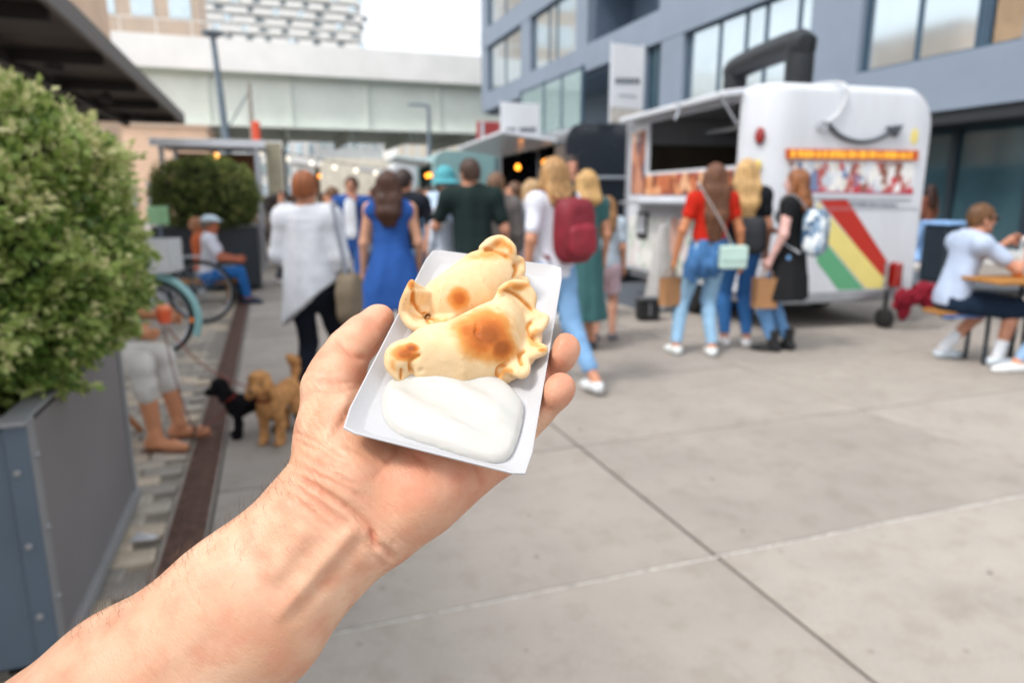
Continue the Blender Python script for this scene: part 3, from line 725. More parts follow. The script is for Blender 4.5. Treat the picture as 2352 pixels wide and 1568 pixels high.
def soft_box(name, c, size, mat_, parent, R=None, puff=.25, vox=.009, crease=0.0):
    """padded bag shape"""
    s = V3(*size)/2; f = SDF(-s*1.35, s*1.35, vox)
    def fn(x, y, z):
        q = ((np.abs(x)/s[0])**4+(np.abs(y)/s[1])**2.6+(np.abs(z)/s[2])**4)**.25; return (q-1)*float(s.min())*.8
    f.put(fn, -s*1.2, s*1.2); V, Q = f.mesh(); N = vnormals(V, Q); V = V+N*(np_noise(V, 14, 8)*.006+crease*np.sin(V[:, 2:3]*60)[:, 0])[:, None]
    if R is not None: V = V@np.asarray(R).T
    return link(name, np_mesh(name, V+V3(*c), Q, [mat_]), parent)
def spot(x, ytop, Y):
    """where a figure stands whose crown shows at (x, ytop) and whose distance is Y, and how tall that makes it"""
    p = P(x, ytop, Y); return V3(p[0], p[1], 0), float(p[2])
# ================================================================== THE HAND, THE TRAY AND THE FOOD
def to_px(V):
    v = np.asarray(V)-_C; z = v@_FW; return np.stack([CX+F_PX*v[:, 0]/z, CY-F_PX*(v@_UP)/z], 1)
def seg_dist(Pp, poly):
    """distance of points to a polyline and the position 0..1 along it"""
    best = np.full(len(Pp), 1e9); pos = np.zeros(len(Pp)); poly = [np.asarray(q, float) for q in poly]; n = len(poly)-1
    for i in range(n):
        a, b = poly[i], poly[i+1]; d = b-a; t = np.clip(((Pp-a)@d)/max(d@d, 1e-9), 0, 1); e = np.linalg.norm(Pp-a-t[:, None]*d, axis=1)
        m = e < best; best[m] = e[m]; pos[m] = (i+t[m])/n
    return best, pos
# ------------------------------------------------------------------ tray
TR = [DP(778, 985, .308), DP(1213, 1095, .302), DP(1295, 612, .440), DP(990, 572, .445)]
def bil(u, v): return TR[0]*(1-u)*(1-v)+TR[1]*u*(1-v)+TR[2]*u*v+TR[3]*(1-u)*v
_tn = np.cross(TR[2]-TR[0], TR[3]-TR[1]); _tn = _tn/np.linalg.norm(_tn)
if _tn@(_C-TR[0]) < 0: _tn = -_tn
TW, TL = np.linalg.norm(TR[1]-TR[0]), np.linalg.norm(TR[3]-TR[0])
M_card = mat('white_card', '#bdbdc0', rough=.62, var=.015, scale=40, bump=.06, bscale=600)
def build_tray():
    n = 12; rings = []
    def ring(ins, dep, out=0.0):
        r = []; iu, iv = ins/TW, ins/TL
        for (a, b) in ((0, 1), (1, 2), (2, 3), (3, 0)):
            c = [(iu, iv), (1-iu, iv), (1-iu, 1-iv), (iu, 1-iv)]
            for k in range(n):
                t = k/n; u = c[a][0]*(1-t)+c[b][0]*t; v = c[a][1]*(1-t)+c[b][1]*t
                # slightly blunt corners
                for q, (cu, cv) in enumerate(c):
                    d = math.hypot((u-cu)*TW, (v-cv)*TL)
                    if d < .006: f_ = (1-d/.006)*.0016; u += math.copysign(f_/TW, .5-cu); v += math.copysign(f_/TL, .5-cv)
                r.append(bil(u, v)-_tn*dep)
        return r
    for ins, dep in ((0, 0), (.0007, -.0001), (.0066, .0052), (.0078, .0057), (.0078, .0065), (.0064, .0059), (-.0001, .0007)): rings.append(ring(ins, dep))
    m = MB(); N = 4*n; V = np.concatenate([np.array(r) for r in rings]); Fs = []
    for i in range(len(rings)-1):
        if i == 3: continue
        for j in range(N): Fs.append((i*N+j, i*N+(j+1) % N, (i+1)*N+(j+1) % N, (i+1)*N+j))
    Fs.append(tuple(3*N+j for j in range(N))); Fs.append(tuple(4*N+j for j in range(N))[::-1])
    for j in range(N): Fs.append((6*N+j, 6*N+(j+1) % N, (j+1) % N, j))
    O = bil(.5, .5)-_tn*.0065
    m.add(V-O, Fs); o = m.build('paper_tray', M_card, None, smooth=True); o.location = Vector(O)
    tag(o, 'white card tray with two empanadas and white sauce held in the hand', 'tray'); return o
tray = build_tray()
# frame of the tray floor
BO = bil(.5, .5)-_tn*.0061; BU = TR[1]-TR[0]; BU = BU-_tn*(BU@_tn); BU /= np.linalg.norm(BU); BV_ = np.cross(_tn, BU); BF = np.stack([BU, BV_, _tn], 1)
def TP(x, y, n=0.0):
    d = ray(x, y); o = BO+_tn*n; t = ((o-_C)@_tn)/(d@_tn); return BF.T@(_C+d*t-BO)
def skin_hero():
    m = bpy.data.materials.new('skin_hand'); m.use_nodes = True; n = m.node_tree.nodes; l = m.node_tree.links; b = n['Principled BSDF']
    tc = n.new('ShaderNodeTexCoord'); O = tc.outputs['Object']
    def noise(sc, det=5, vec=O):
        t = n.new('ShaderNodeTexNoise'); t.inputs['Scale'].default_value = sc; t.inputs['Detail'].default_value = det; l.new(vec, t.inputs['Vector']); return t.outputs['Fac']
    def ramp(src, a, c, p0=.3, p1=.7):
        r = n.new('ShaderNodeValToRGB'); r.color_ramp.elements[0].position = p0; r.color_ramp.elements[1].position = p1
        r.color_ramp.elements[0].color = (*a, 1); r.color_ramp.elements[1].color = (*c, 1); l.new(src, r.inputs[0]); return r.outputs[0]
    def mix(f, a, c, mode='MIX'):
        x = n.new('ShaderNodeMixRGB'); x.blend_type = mode
        if isinstance(f, float): x.inputs[0].default_value = f
        else: l.new(f, x.inputs[0])
        for s, i in ((a, 1), (c, 2)):
            if isinstance(s, tuple): x.inputs[i].default_value = (*s, 1)
            else: l.new(s, x.inputs[i])
        return x.outputs[0]
    red = n.new('ShaderNodeAttribute'); red.attribute_name = 'red'
    base = ramp(noise(30, 8), lin('#d09c7c'), lin('#e6bda0'))
    mott = ramp(noise(75, 4), (0, 0, 0), (1, 1, 1), .42, .72)
    base = mix(mott, base, lin('#d4977a')); 
    x = n.new('ShaderNodeMath'); x.operation = 'MULTIPLY'; x.inputs[1].default_value = .62; l.new(red.outputs['Fac'], x.inputs[0])
    base = mix(x.outputs[0], base, lin('#c46b4e'))
    l.new(base, b.inputs['Base Color'])
    b.inputs['Roughness'].default_value = .48; b.inputs['Specular IOR Level'].default_value = .42
    b.inputs['Subsurface Weight'].default_value = .18; b.inputs['Subsurface Radius'].default_value = (1, .32, .16); b.inputs['Subsurface Scale'].default_value = .004
    # pores and fine skin lines
    mp = n.new('ShaderNodeMapping'); mp.inputs['Scale'].default_value = (1.7, .55, 1); l.new(O, mp.inputs[0])
    v = n.new('ShaderNodeTexVoronoi'); v.feature = 'DISTANCE_TO_EDGE'; v.inputs['Scale'].default_value = 520; l.new(mp.outputs[0], v.inputs['Vector'])
    v2 = n.new('ShaderNodeTexNoise'); v2.inputs['Scale'].default_value = 190; v2.inputs['Detail'].default_value = 6; l.new(mp.outputs[0], v2.inputs['Vector'])
    w = n.new('ShaderNodeTexWave'); w.inputs['Scale'].default_value = 95; w.inputs['Distortion'].default_value = 5; w.inputs['Detail'].default_value = 4; w.inputs['Detail Scale'].default_value = 2.2; l.new(O, w.inputs['Vector'])
    wr = n.new('ShaderNodeAttribute'); wr.attribute_name = 'wrinkle'
    s1 = n.new('ShaderNodeMath'); s1.operation = 'MULTIPLY'; l.new(w.outputs['Fac'], s1.inputs[0]); s0 = n.new('ShaderNodeMath'); s0.operation = 'MULTIPLY'; s0.inputs[1].default_value = .38; l.new(wr.outputs['Fac'], s0.inputs[0]); l.new(s0.outputs[0], s1.inputs[1])
    s2 = n.new('ShaderNodeMath'); s2.operation = 'MULTIPLY_ADD'; l.new(v2.outputs['Fac'], s2.inputs[0]); s2.inputs[1].default_value = .8; l.new(s1.outputs[0], s2.inputs[2])
    s3 = n.new('ShaderNodeMath'); s3.operation = 'MULTIPLY_ADD'; l.new(v.outputs['Distance'], s3.inputs[0]); s3.inputs[1].default_value = .55; l.new(s2.outputs[0], s3.inputs[2])
    bp = n.new('ShaderNodeBump'); bp.inputs['Strength'].default_value = .36; bp.inputs['Distance'].default_value = .0012; l.new(s3.outputs[0], bp.inputs['Height']); l.new(bp.outputs[0], b.inputs['Normal'])
    return m
def build_hand():
    O = DP(761, 1206, .325); R_, U_ = np.array([1.0, 0, 0]), _UP
    e1 = DP(330, 1610, .315)-O; e1 /= np.linalg.norm(e1)                 # towards the elbow
    e3 = -_FW-e1*(-_FW@e1); e3 /= np.linalg.norm(e3); e2 = np.cross(e3, e1); B = np.stack([e1, e2, e3], 1)
    def L(x, y, d): return B.T@(DP(x, y, d)-O)
    J = dict(w=L(761, 1206, .325), mid=L(568, 1402, .318), far=L(312, 1606, .312), elb=L(-120, 2030, .31))
    th = [L(788, 1120, .333), L(775, 1005, .348), L(757, 893, .352), L(803, 803, .370), L(866, 742, .384)]
    idx = [L(965, 868, .382), L(1060, 770, .418), L(1120, 725, .43), L(1150, 712, .436)]
    mid = [L(1040, 905, .377), L(1150, 800, .41), L(1205, 745, .418), L(1230, 725, .42)]
    rng = [L(1105, 955, .367), L(1208, 888, .385), L(1262, 835, .386), L(1296, 801, .379)]
    pin = [L(1148, 1015, .350), L(1208, 968, .358), L(1258, 917, .356), L(1290, 888, .350)]
    allp = np.array(list(J.values())+th+idx+mid+rng+pin); vox = .0013
    f = SDF(allp.min(0)-.05, allp.max(0)+V3(.052, .05, .05), vox)
    perp = B.T@(R_*.65-U_*.76)
    def sec(a, b, hw, ht, hw2, ht2, k=.012):
        for s in (-1, 0, 1): f.cone(a+perp*s*(hw-ht), b+perp*s*(hw2-ht2), ht, ht2, k)
    # forearm
    sec(J['w'], J['mid'], .0325, .0205, .0362, .0265); sec(J['mid'], J['far'], .0362, .0270, .0400, .033); sec(J['far'], J['elb'], .0400, .033, .062, .045)
    # palm
    wl, wr_ = J['w']-perp*.011, J['w']+perp*.010
    for tgt, st, r0, r1 in ((idx[0], wl, .019, .0135), (mid[0], J['w'], .0195, .0135), (rng[0], J['w'], .0195, .013), (pin[0], wr_, .019, .0125)):
        f.cone(st, tgt, r0, r1, .012)
    f.chain(th[:3], [.0205, .0190, .0135], .012)                             # ball of the thumb
    f.cone(L(800, 1095, .322), L(800, 1000, .336), .0165, .0150, .014)
    f.chain([L(893, 1200, .327), L(960, 1130, .331), L(1035, 1065, .338), pin[0]], [.0175, .0185, .017, .0128], .012)   # heel of the hand
    f.cone(L(795, 960, .352), L(905, 935, .374), .0100, .0105, .012); f.cone(L(820, 1010, .35), L(960, 940, .372), .013, .013, .016)   # web
    for a in ((idx[0], mid[0]), (mid[0], rng[0]), (rng[0], pin[0])): f.cone(a[0], a[1], .0115, .0115, .01)
    # thumb and fingers: each a chain of its own
    f.cone(th[2], th[3], .0130, .0108, .006); f.cone(th[3], th[4], .0112, .0092, .005)
    f.ell(th[3]*.45+th[4]*.55+V3(0, 0, .0012), (.0108, .0108, .0108), .006); f.ell(th[4]+(th[4]-th[3])*.08, (.0102, .0100, .0098), .004)
    f.ell((th[2]+th[3])/2+V3(0, 0, .002), (.0120, .0120, .0116), .008)
    for ch, r in ((idx, .0098), (mid, .0102), (rng, .0097), (pin, .0087)):
        f.cone(ch[0], ch[1], r*1.12, r*1.02, .005); f.cone(ch[1], ch[2], r*1.02, r*.95, .003); f.cone(ch[2], ch[3], r*.97, r*.93, .003)
        for a, b_ in ((0, 1), (1, 2), (2, 3)): f.ell((ch[a]+ch[b_])/2+V3(0, 0, .0018), (r*1.03,)*3, .004)
    Mt = BF.T@B; ct = BF.T@(O-BO)                                             # flesh gives way to the tray
    def tray_box(x, y, z):
        u = np.abs(Mt[0, 0]*x+Mt[0, 1]*y+Mt[0, 2]*z+ct[0])-TW/2; v_ = np.abs(Mt[1, 0]*x+Mt[1, 1]*y+Mt[1, 2]*z+ct[1])-TL/2; n_ = np.abs(Mt[2, 0]*x+Mt[2, 1]*y+Mt[2, 2]*z+ct[2]-.027)-.0295
        return np.maximum(np.maximum(u, v_), n_)
    f.put(tray_box, f.lo, f.lo+f.n*f.h, .006, 'sub')
    V, Q = f.mesh(); V = relax(V, Q, 2, .6)
    Wd = V@B.T+O; px = to_px(Wd); N = vnormals(V, Q); Nw = N@B.T; front = (Nw@(_C-O)/np.linalg.norm(_C-O)) > -.05
    disp = np.zeros(len(V)); red = np.zeros(len(V)); wrk = np.zeros(len(V))
    def line(pts, w, amp, shade_red=0.0, fade=True):  # folds are also reddened to look darker, crease shade put into the colour
        nonlocal disp, red
        d, t = seg_dist(px, smoothpath([V3(*p, 0)[:2] for p in pts], 6)); g = np.exp(-(d/w)**2)*front
        if fade: g = g*np.clip(np.minimum(t, 1-t)*6, 0, 1)
        disp += g*amp; red += g*shade_red
    # wrist folds
    for pts, w, a, r in (
        (((664, 1082), (700, 1105), (760, 1140), (815, 1178), (850, 1215), (868, 1262)), 8, -.0020, .6),
        (((668, 1060), (720, 1085), (790, 1118), (840, 1150)), 6, -.0010, .3), (((655, 1100), (700, 1130), (770, 1180), (830, 1225)), 6, -.0010, .25),
        (((640, 1118), (700, 1160), (760, 1215)), 6, -.0004, .08), (((676, 1040), (730, 1060), (800, 1085)), 5, -.0006, .1), (((680, 1015), (740, 1035), (810, 1050)), 5, -.0005, .1),
        (((850, 1215), (862, 1250), (885, 1262), (905, 1290)), 7, -.0018, .5), (((835, 1235), (865, 1285), (890, 1305)), 6, -.0009, .2), (((905, 1240), (900, 1265), (915, 1290)), 6, -.0006, .1),
        # palm lines
        (((880, 1060), (905, 1040), (920, 1010)), 7, -.001, .3), (((945, 1040), (975, 1060), (985, 1090)), 6, -.0006, .2), (((1085, 1060), (1100, 1085), (1110, 1120)), 7, -.001, .35),
        (((858, 1100), (880, 1075), (900, 1050)), 5, -.0006, .15),
        # thumb folds
        (((770, 775), (795, 800), (815, 815), (845, 826)), 7, -.0016, .5), (((700, 870), (750, 880), (815, 878)), 6, -.0006, .15), (((705, 900), (760, 905), (822, 890)), 5, -.0005, .12), (((765, 790), (790, 812), (835, 835)), 5, -.0005, .2),
        # finger folds
        (((1240, 838), (1268, 868)), 6, -.0006, .25), (((1240, 925), (1268, 948)), 6, -.0007, .25)): line(pts, w, a, r)
    # tendons standing out above the wrist
    line(((822, 1200), (780, 1250), (715, 1325), (625, 1428)), 20, .0021); line(((842, 1222), (800, 1278), (735, 1350), (650, 1440)), 17, -.0008, .10)
    line(((705, 1205), (665, 1265), (612, 1335)), 24, .0011); line(((728, 1230), (685, 1292), (632, 1358)), 16, -.0004, .05)
    line(((500, 1390), (420, 1480), (330, 1550)), 26, .0007); line(((905, 1225), (960, 1165), (1010, 1110)), 40, .0008)
    g_ = random.Random(21)                                                     # crosswise fine folds over the wrist and ball of the thumb
    for q in range(26):
        t = q/25; x0, y0 = 668-30*t+g_.uniform(-6, 6), 985+150*t+g_.uniform(-5, 5); ln = g_.uniform(60, 150); sl = .42+.28*t+g_.uniform(-.08, .08)
        st = g_.uniform(0, 40); line(((x0+st, y0+st*sl*.7), (x0+st+ln*.5, y0+(st+ln*.5)*sl), (x0+st+ln, y0+(st+ln)*sl*1.06)), 3.6, -g_.uniform(.0003, .0008), .12)
    for q in range(10):
        x0, y0 = 700+g_.uniform(-8, 8), 850+q*11; line(((x0, y0), (x0+45, y0+10), (x0+95, y0+4)), 3.4, -g_.uniform(.0002, .0004), .03)
    disp += np_noise(V, 70, 3)*.0003+np_noise(V, 25, 4)*.0007
    for c, r, a in (((1300, 790), 45, .75), ((1295, 880), 45, .75), ((880, 735), 55, .75), ((1000, 1085), 95, .6), ((910, 1120), 90, .28), ((830, 850), 40, .4), ((1110, 1100), 60, .55), ((800, 1000), 80, .15), ((1250, 930), 40, .3), ((1255, 850), 40, .3)):  # flushed skin, plus reddish shade below the tray edge put into the colour
        red += a*np.exp(-((px[:, 0]-c[0])**2+(px[:, 1]-c[1])**2)/r**2)*front
    for c, r, a in (((740, 1080), 85, 1.0), ((720, 1000), 70, .8), ((830, 1190), 80, .8), ((760, 890), 60, .6), ((900, 1280), 50, .6)):
        wrk += a*np.exp(-((px[:, 0]-c[0])**2+(px[:, 1]-c[1])**2)/r**2)
    V = V+N*disp[:, None]
    root = empty('person', O, 0, 'outstretched left hand and bare forearm holding the white tray, palm up', 'person')
    me = np_mesh('arm', V, Q, [skin_hero()]); fattr(me, 'red', np.clip(red, 0, 1)); fattr(me, 'wrinkle', np.clip(wrk+.12, 0, 1.2))
    o = link('forearm_and_hand', me, root); Mx = Matrix([[*B[i], 0.0] for i in range(3)]+[[0, 0, 0, 1]]); o.matrix_basis = Mx
    # fine dark hairs along the thumb side of the forearm
    e = MB(); W2 = Wd; cand = np.argwhere((px[:, 0] > 140) & (px[:, 0] < 690) & (px[:, 1] > 1060) & (px[:, 1] < 1480)).ravel()
    ec = []
    dpl, tt = seg_dist(px[cand], [(120, 1470), (240, 1400), (480, 1235), (600, 1140), (660, 1085)])
    near = cand[dpl < 34]; far = cand[(dpl >= 34) & (dpl < 150)]; g = random.Random(3)
    pick = [int(near[g.randrange(len(near))]) for _ in range(300)]+[int(far[g.randrange(len(far))]) for _ in range(60)]
    adir = B@V3(-1, 0, 0); 
    for i in pick:
        p = V[i]; nn = N[i]; t = V3(-1, -.5*g.random()-.1, .0)*1.0; t = t+V3(0, g.uniform(-.5, .5), g.uniform(-.3, .3)); ln = g.uniform(.0028, .006)
        pts = [p-nn*.0004, p+nn*ln*.38+t*ln*.15, p+nn*ln*.6+t*ln*.5, p+nn*ln*.55+t*ln*.95]
        e.tube(pts, [.00005, .000045, .000035, .000015], n=4, caps=False)
    h = e.build('arm_hair', mat('arm_hair', '#6b5546', rough=.6), root, fix=False); h.matrix_basis = Mx; h['kind'] = 'stuff'
    return root
hand_root = build_hand()

def poly_sd(X, Y, poly):
    """signed distance (inside positive) to a polygon on a 2-D grid"""
    best = np.full(X.shape, 1e9); ins = np.zeros(X.shape, bool); n = len(poly)
    for i in range(n):
        a, b = poly[i], poly[(i+1) % n]; dx, dy = b[0]-a[0], b[1]-a[1]; t = np.clip(((X-a[0])*dx+(Y-a[1])*dy)/(dx*dx+dy*dy), 0, 1)
        best = np.minimum(best, np.hypot(X-a[0]-t*dx, Y-a[1]-t*dy)); c = ((a[1] > Y) != (b[1] > Y)) & (X < dx*(Y-a[1])/(dy if dy else 1e-12)+a[0]); ins ^= c
    return np.where(ins, best, -best)
def dough():
    m = bpy.data.materials.new('dough'); m.use_nodes = True; n = m.node_tree.nodes; l = m.node_tree.links; b = n['Principled BSDF']
    tc = n.new('ShaderNodeTexCoord'); O = tc.outputs['Object']; at = n.new('ShaderNodeAttribute'); at.attribute_name = 'brown'
    nz = n.new('ShaderNodeTexNoise'); nz.inputs['Scale'].default_value = 260; nz.inputs['Detail'].default_value = 7; l.new(O, nz.inputs['Vector'])
    nb = n.new('ShaderNodeTexNoise'); nb.inputs['Scale'].default_value = 45; nb.inputs['Detail'].default_value = 3; l.new(O, nb.inputs['Vector'])
    a1 = n.new('ShaderNodeMath'); a1.operation = 'MULTIPLY_ADD'; l.new(nz.outputs['Fac'], a1.inputs[0]); a1.inputs[1].default_value = .16
    a0 = n.new('ShaderNodeMath'); a0.operation = 'SUBTRACT'; l.new(at.outputs['Fac'], a0.inputs[0]); a0.inputs[1].default_value = .08; l.new(a0.outputs[0], a1.inputs[2])
    a2 = n.new('ShaderNodeMath'); a2.operation = 'MULTIPLY_ADD'; l.new(nb.outputs['Fac'], a2.inputs[0]); a2.inputs[1].default_value = .12; l.new(a1.outputs[0], a2.inputs[2])
    r = n.new('ShaderNodeValToRGB'); els = r.color_ramp.elements; els[0].position = .02; els[0].color = (*lin('#e8cba2'), 1); els[1].position = 1; els[1].color = (*lin('#86400f'), 1)
    for p, c in ((.16, '#e4bf8d'), (.36, '#d6934a'), (.62, '#c06a25')): q = els.new(p); q.color = (*lin(c), 1)
    l.new(a2.outputs[0], r.inputs[0])
    v = n.new('ShaderNodeTexVoronoi'); v.inputs['Scale'].default_value = 330; l.new(O, v.inputs['Vector'])
    lt = n.new('ShaderNodeMath'); lt.operation = 'LESS_THAN'; l.new(v.outputs['Distance'], lt.inputs[0]); lt.inputs[1].default_value = .085
    v3 = n.new('ShaderNodeTexNoise'); v3.inputs['Scale'].default_value = 90; l.new(O, v3.inputs['Vector'])
    gt = n.new('ShaderNodeMath'); gt.operation = 'GREATER_THAN'; l.new(v3.outputs['Fac'], gt.inputs[0]); gt.inputs[1].default_value = .53
    mu = n.new('ShaderNodeMath'); mu.operation = 'MULTIPLY'; l.new(lt.outputs[0], mu.inputs[0]); l.new(gt.outputs[0], mu.inputs[1])
    mx = n.new('ShaderNodeMixRGB'); l.new(mu.outputs[0], mx.inputs[0]); l.new(r.outputs[0], mx.inputs[1]); mx.inputs[2].default_value = (*lin('#8a4a1c'), 1); l.new(mx.outputs[0], b.inputs['Base Color'])
    b.inputs['Roughness'].default_value = .58; b.inputs['Specular IOR Level'].default_value = .35; b.inputs['Subsurface Weight'].default_value = .12; b.inputs['Subsurface Scale'].default_value = .003; b.inputs['Subsurface Radius'].default_value = (1, .6, .3)
    bp = n.new('ShaderNodeBump'); bp.inputs['Strength'].default_value = .28; bp.inputs['Distance'].default_value = .0008; l.new(nz.outputs['Fac'], bp.inputs['Height']); l.new(bp.outputs[0], b.inputs['Normal'])
    return m
M_dough = dough()
def empanada(label, foot, H, R, ruffles, knobs, browns, tilt=(0, 0), cuts=(), grooves=(), sheets=()):
    pol = [TP(*q)[:2] for q in foot]; pa = np.array(pol); lo = np.array([*pa.min(0)-.016, -.004]); hi = np.array([*pa.max(0)+.016, H+.02])
    f = SDF(lo, hi, .00062); X, Y = np.meshgrid(f.ax[0], f.ax[1], indexing='ij'); d = poly_sd(X, Y, pol)
    hgt = H*np.sqrt(np.clip(1-(1-np.clip(d/R, 0, 1))**2, 0, 1))**.85
    cx, cy = pa.mean(0); hgt = hgt*(1+tilt[0]*(X-cx)/.04+tilt[1]*(Y-cy)/.03); pts3 = np.stack([X, Y, X*0], -1)
    hgt = hgt*(1+.05*np_noise(pts3, 42, 2)); hgt = np.where(d > 0, hgt, 0)
    Z = f.ax[2][None, None, :]; f.F = np.maximum(np.maximum((Z-hgt[:, :, None])*.6, -Z), -d[:, :, None]-.0003).astype(np.float32)
    body_h = hgt
    def surf(x, y):
        i = int(round((x-f.lo[0])/f.h)); j = int(round((y-f.lo[1])/f.h)); i = min(max(i, 0), f.n[0]-1); j = min(max(j, 0), f.n[1]-1); return float(hgt[i, j])
    for ru in ruffles:
        pts = smoothpath([TP(x, y, n) for x, y, n, r in ru], 5); rs = np.interp(np.linspace(0, 1, len(pts)), np.linspace(0, 1, len(ru)), [q[3] for q in ru])
        rs = rs*.60; f.chain(pts, list(rs), .0008)
        c3 = V3(*pa.mean(0), H*.35)
        for p, r in zip(pts, rs):                                   # web of dough between frill and body
            t = c3-p; t = t/np.linalg.norm(t); q = p+t*.012; q[2] = max(min(q[2], surf(q[0], q[1])*.9), .002); f.cone(p, q, r*.68, r*.75, .0010)
    for sh_ in sheets:
        f.chain(smoothpath([TP(x, y, n) for x, y, n, r in sh_], 5), sh_[0][3], .0025)
    for (x, y, n, rx) in knobs: f.ell(TP(x, y, n), V3(*rx), .004)
    for cu in cuts:
        pts = [TP(x, y, n) for x, y, n, r in cu]; f.chain(smoothpath(pts, 4), cu[0][3], .0012, 'sub')
    V, Q = f.mesh(); V = V[:]; V = relax(V, Q, 2, .5); N = vnormals(V, Q)
    V = V+N*(np_noise(V, 230, 5)*.00012+np.clip(np_noise(V, 460, 8)-.45, 0, 1)*.0004)[:, None]; gsh = np.zeros(len(V)); pg = to_px(V@BF.T+BO); fr_ = ((N@BF.T)@(_C-BO)) > 0
    for g_ in grooves:
        dd, tt = seg_dist(pg, [q[:2] for q in smoothpath([V3(*q, 0) for q in g_], 6)]); w_ = np.exp(-(dd/4.2)**2)*np.clip(np.minimum(tt, 1-tt)*7, .25, 1)*fr_; gsh = np.maximum(gsh, w_)
    V = V-N*(gsh*.0016)[:, None]
    Wd = V@BF.T+BO; px = to_px(Wd); br = np.zeros(len(V)); wob = np_noise(V, 120, 7)*.45+np_noise(V, 320, 9)*.25
    for (x, y, rx, ry, a) in browns:
        q = ((px[:, 0]-x)/rx)**2+((px[:, 1]-y)/ry)**2; br = np.maximum(br, a*np.clip(1.35-np.sqrt(q)*(1+.35*wob)-.25*np.abs(wob), 0, 1)*np.clip((N[:, 2]+.4)*2, 0, 1))
    rest = np.clip(V[:, 2]-np.interp(0, [0, 1], [0, 1]), 0, 1)
    for ru in ruffles:
        dd, _t = seg_dist(px, [(x, y) for x, y, n, r in ru]); br = np.maximum(br, np.exp(-(dd/9)**2)*np.clip(np_noise(V, 95, 12)*.7, 0, .26))
    br = np.maximum(br, gsh*.34)+np.clip(np_noise(V, 60, 15)*.06, 0, 1)  # grooves tinted brown as well, crease shade put into the crust colour
    c = pa.mean(0); off = V3(c[0], c[1], 0); me = np_mesh('empanada', V-off, Q, [M_dough]); fattr(me, 'brown', np.clip(br, 0, 1))
    o = link('empanada', me); Wc = BF@off+BO; o.matrix_basis = Matrix([[*BF[i], Wc[i]] for i in range(3)]+[[0, 0, 0, 1]])
    return tag(o, label, 'empanada')
empanada('front empanada with a large dark brown baked spot, touching the white sauce',
    [(902, 852), (955, 893), (1060, 908), (1140, 893), (1192, 852), (1210, 795), (1205, 745), (1165, 722), (1040, 780), (940, 822)], .0285, .021,
    [[(1150, 668, .030, .0034), (1172, 655, .031, .0040), (1200, 655, .029, .0044), (1222, 680, .024, .0042), (1220, 712, .018, .0040), (1236, 726, .016, .0042), (1252, 733, .015, .0040), (1238, 756, .013, .0040), (1214, 772, .011, .0038),
      (1222, 790, .010, .0038), (1248, 803, .010, .0042), (1225, 815, .010, .0040), (1206, 822, .009, .0038), (1208, 848, .009, .0040), (1196, 858, .009, .0040), (1162, 848, .009, .0040), (1148, 862, .007, .0038), (1142, 882, .004, .0036)],
     [(935, 792, .015, .004), (905, 815, .012, .0045), (900, 842, .010, .0045), (920, 868, .006, .0038)]],
    [(925, 818, .013, (.0085, .0085, .0075)), (1020, 800, .016, (.018, .012, .012))],
    [(1118, 770, 62, 56, .80), (1082, 758, 44, 30, .62), (1150, 798, 38, 32, .78), (932, 812, 30, 20, .7), (945, 800, 18, 12, .85), (1208, 655, 16, 7, .3), (1190, 660, 22, 9, .35), (1245, 803, 12, 6, .4)],
    grooves=[[(1154, 667), (1181, 674), (1207, 696), (1226, 718)], [(1226, 735), (1212, 750), (1220, 770), (1240, 790)], [(1208, 802), (1193, 816), (1200, 840)], [(1166, 834), (1145, 846), (1141, 870)], [(966, 812), (942, 832), (945, 858)], [(922, 846), (921, 874)], [(1092, 738), (1098, 752), (1093, 762), (1100, 772)]],
    sheets=[[(1200, 690, .016, .0030), (1228, 745, .009, .0030), (1226, 800, .006, .0030), (1192, 845, .005, .0030), (1150, 868, .004, .0030)], [(1190, 700, .014, .0030), (1212, 745, .008, .0030), (1210, 800, .006, .0030), (1180, 840, .005, .0030)]],
    cuts=[[(1092, 748, .0285, .0008), (1098, 760, .0285, .0008), (1095, 770, .0285, .0008)], [(945, 872, .008, .0012), (968, 850, .012, .0012)]])
empanada('rear empanada with a small round baked spot, lying behind the other',
    [(948, 738), (1000, 765), (1060, 765), (1130, 748), (1190, 702), (1200, 662), (1188, 632), (1130, 622), (1050, 646), (995, 688), (962, 712)], .0300, .022,
    [[(946, 648, .030, .0026), (940, 668, .026, .0040), (932, 690, .020, .0044), (927, 716, .013, .0044), (945, 745, .009, .0044), (972, 752, .009, .0042), (990, 748, .009, .0040), (1003, 735, .010, .0040), (1018, 742, .010, .0040), (1040, 728, .010, .0038), (1062, 712, .010, .0034)],
     [(952, 668, .026, .003), (955, 690, .019, .0032), (948, 712, .014, .0032), (965, 722, .012, .0034)],
     [(1108, 570, .030, .0036), (1128, 556, .032, .0046), (1152, 552, .032, .0050), (1174, 570, .030, .0046), (1178, 592, .025, .0038), (1195, 600, .022, .0040), (1198, 622, .018, .0038), (1192, 634, .015, .0038), (1208, 648, .012, .0040), (1196, 662, .009, .0036)]],
    [], [(1053, 686, 24, 26, .62), (1120, 585, 36, 12, .26), (1090, 590, 26, 9, .2), (1150, 562, 24, 12, .3), (944, 652, 8, 12, .45), (1168, 700, 10, 8, .2)],
    grooves=[[(952, 660), (948, 692), (958, 706), (981, 726), (1010, 735)], [(974, 712), (982, 736), (1002, 748)], [(1110, 575), (1128, 572), (1150, 580), (1172, 596)], [(1180, 605), (1186, 622), (1178, 640)]],
    sheets=[[(935, 715, .010, .0032), (960, 742, .006, .0032), (1000, 748, .006, .0032)], [(1165, 590, .022, .0032), (1186, 620, .014, .0032), (1192, 655, .008, .0032)]],
    cuts=[[(1130, 668, .0265, .0011), (1136, 676, .026, .0013)]])
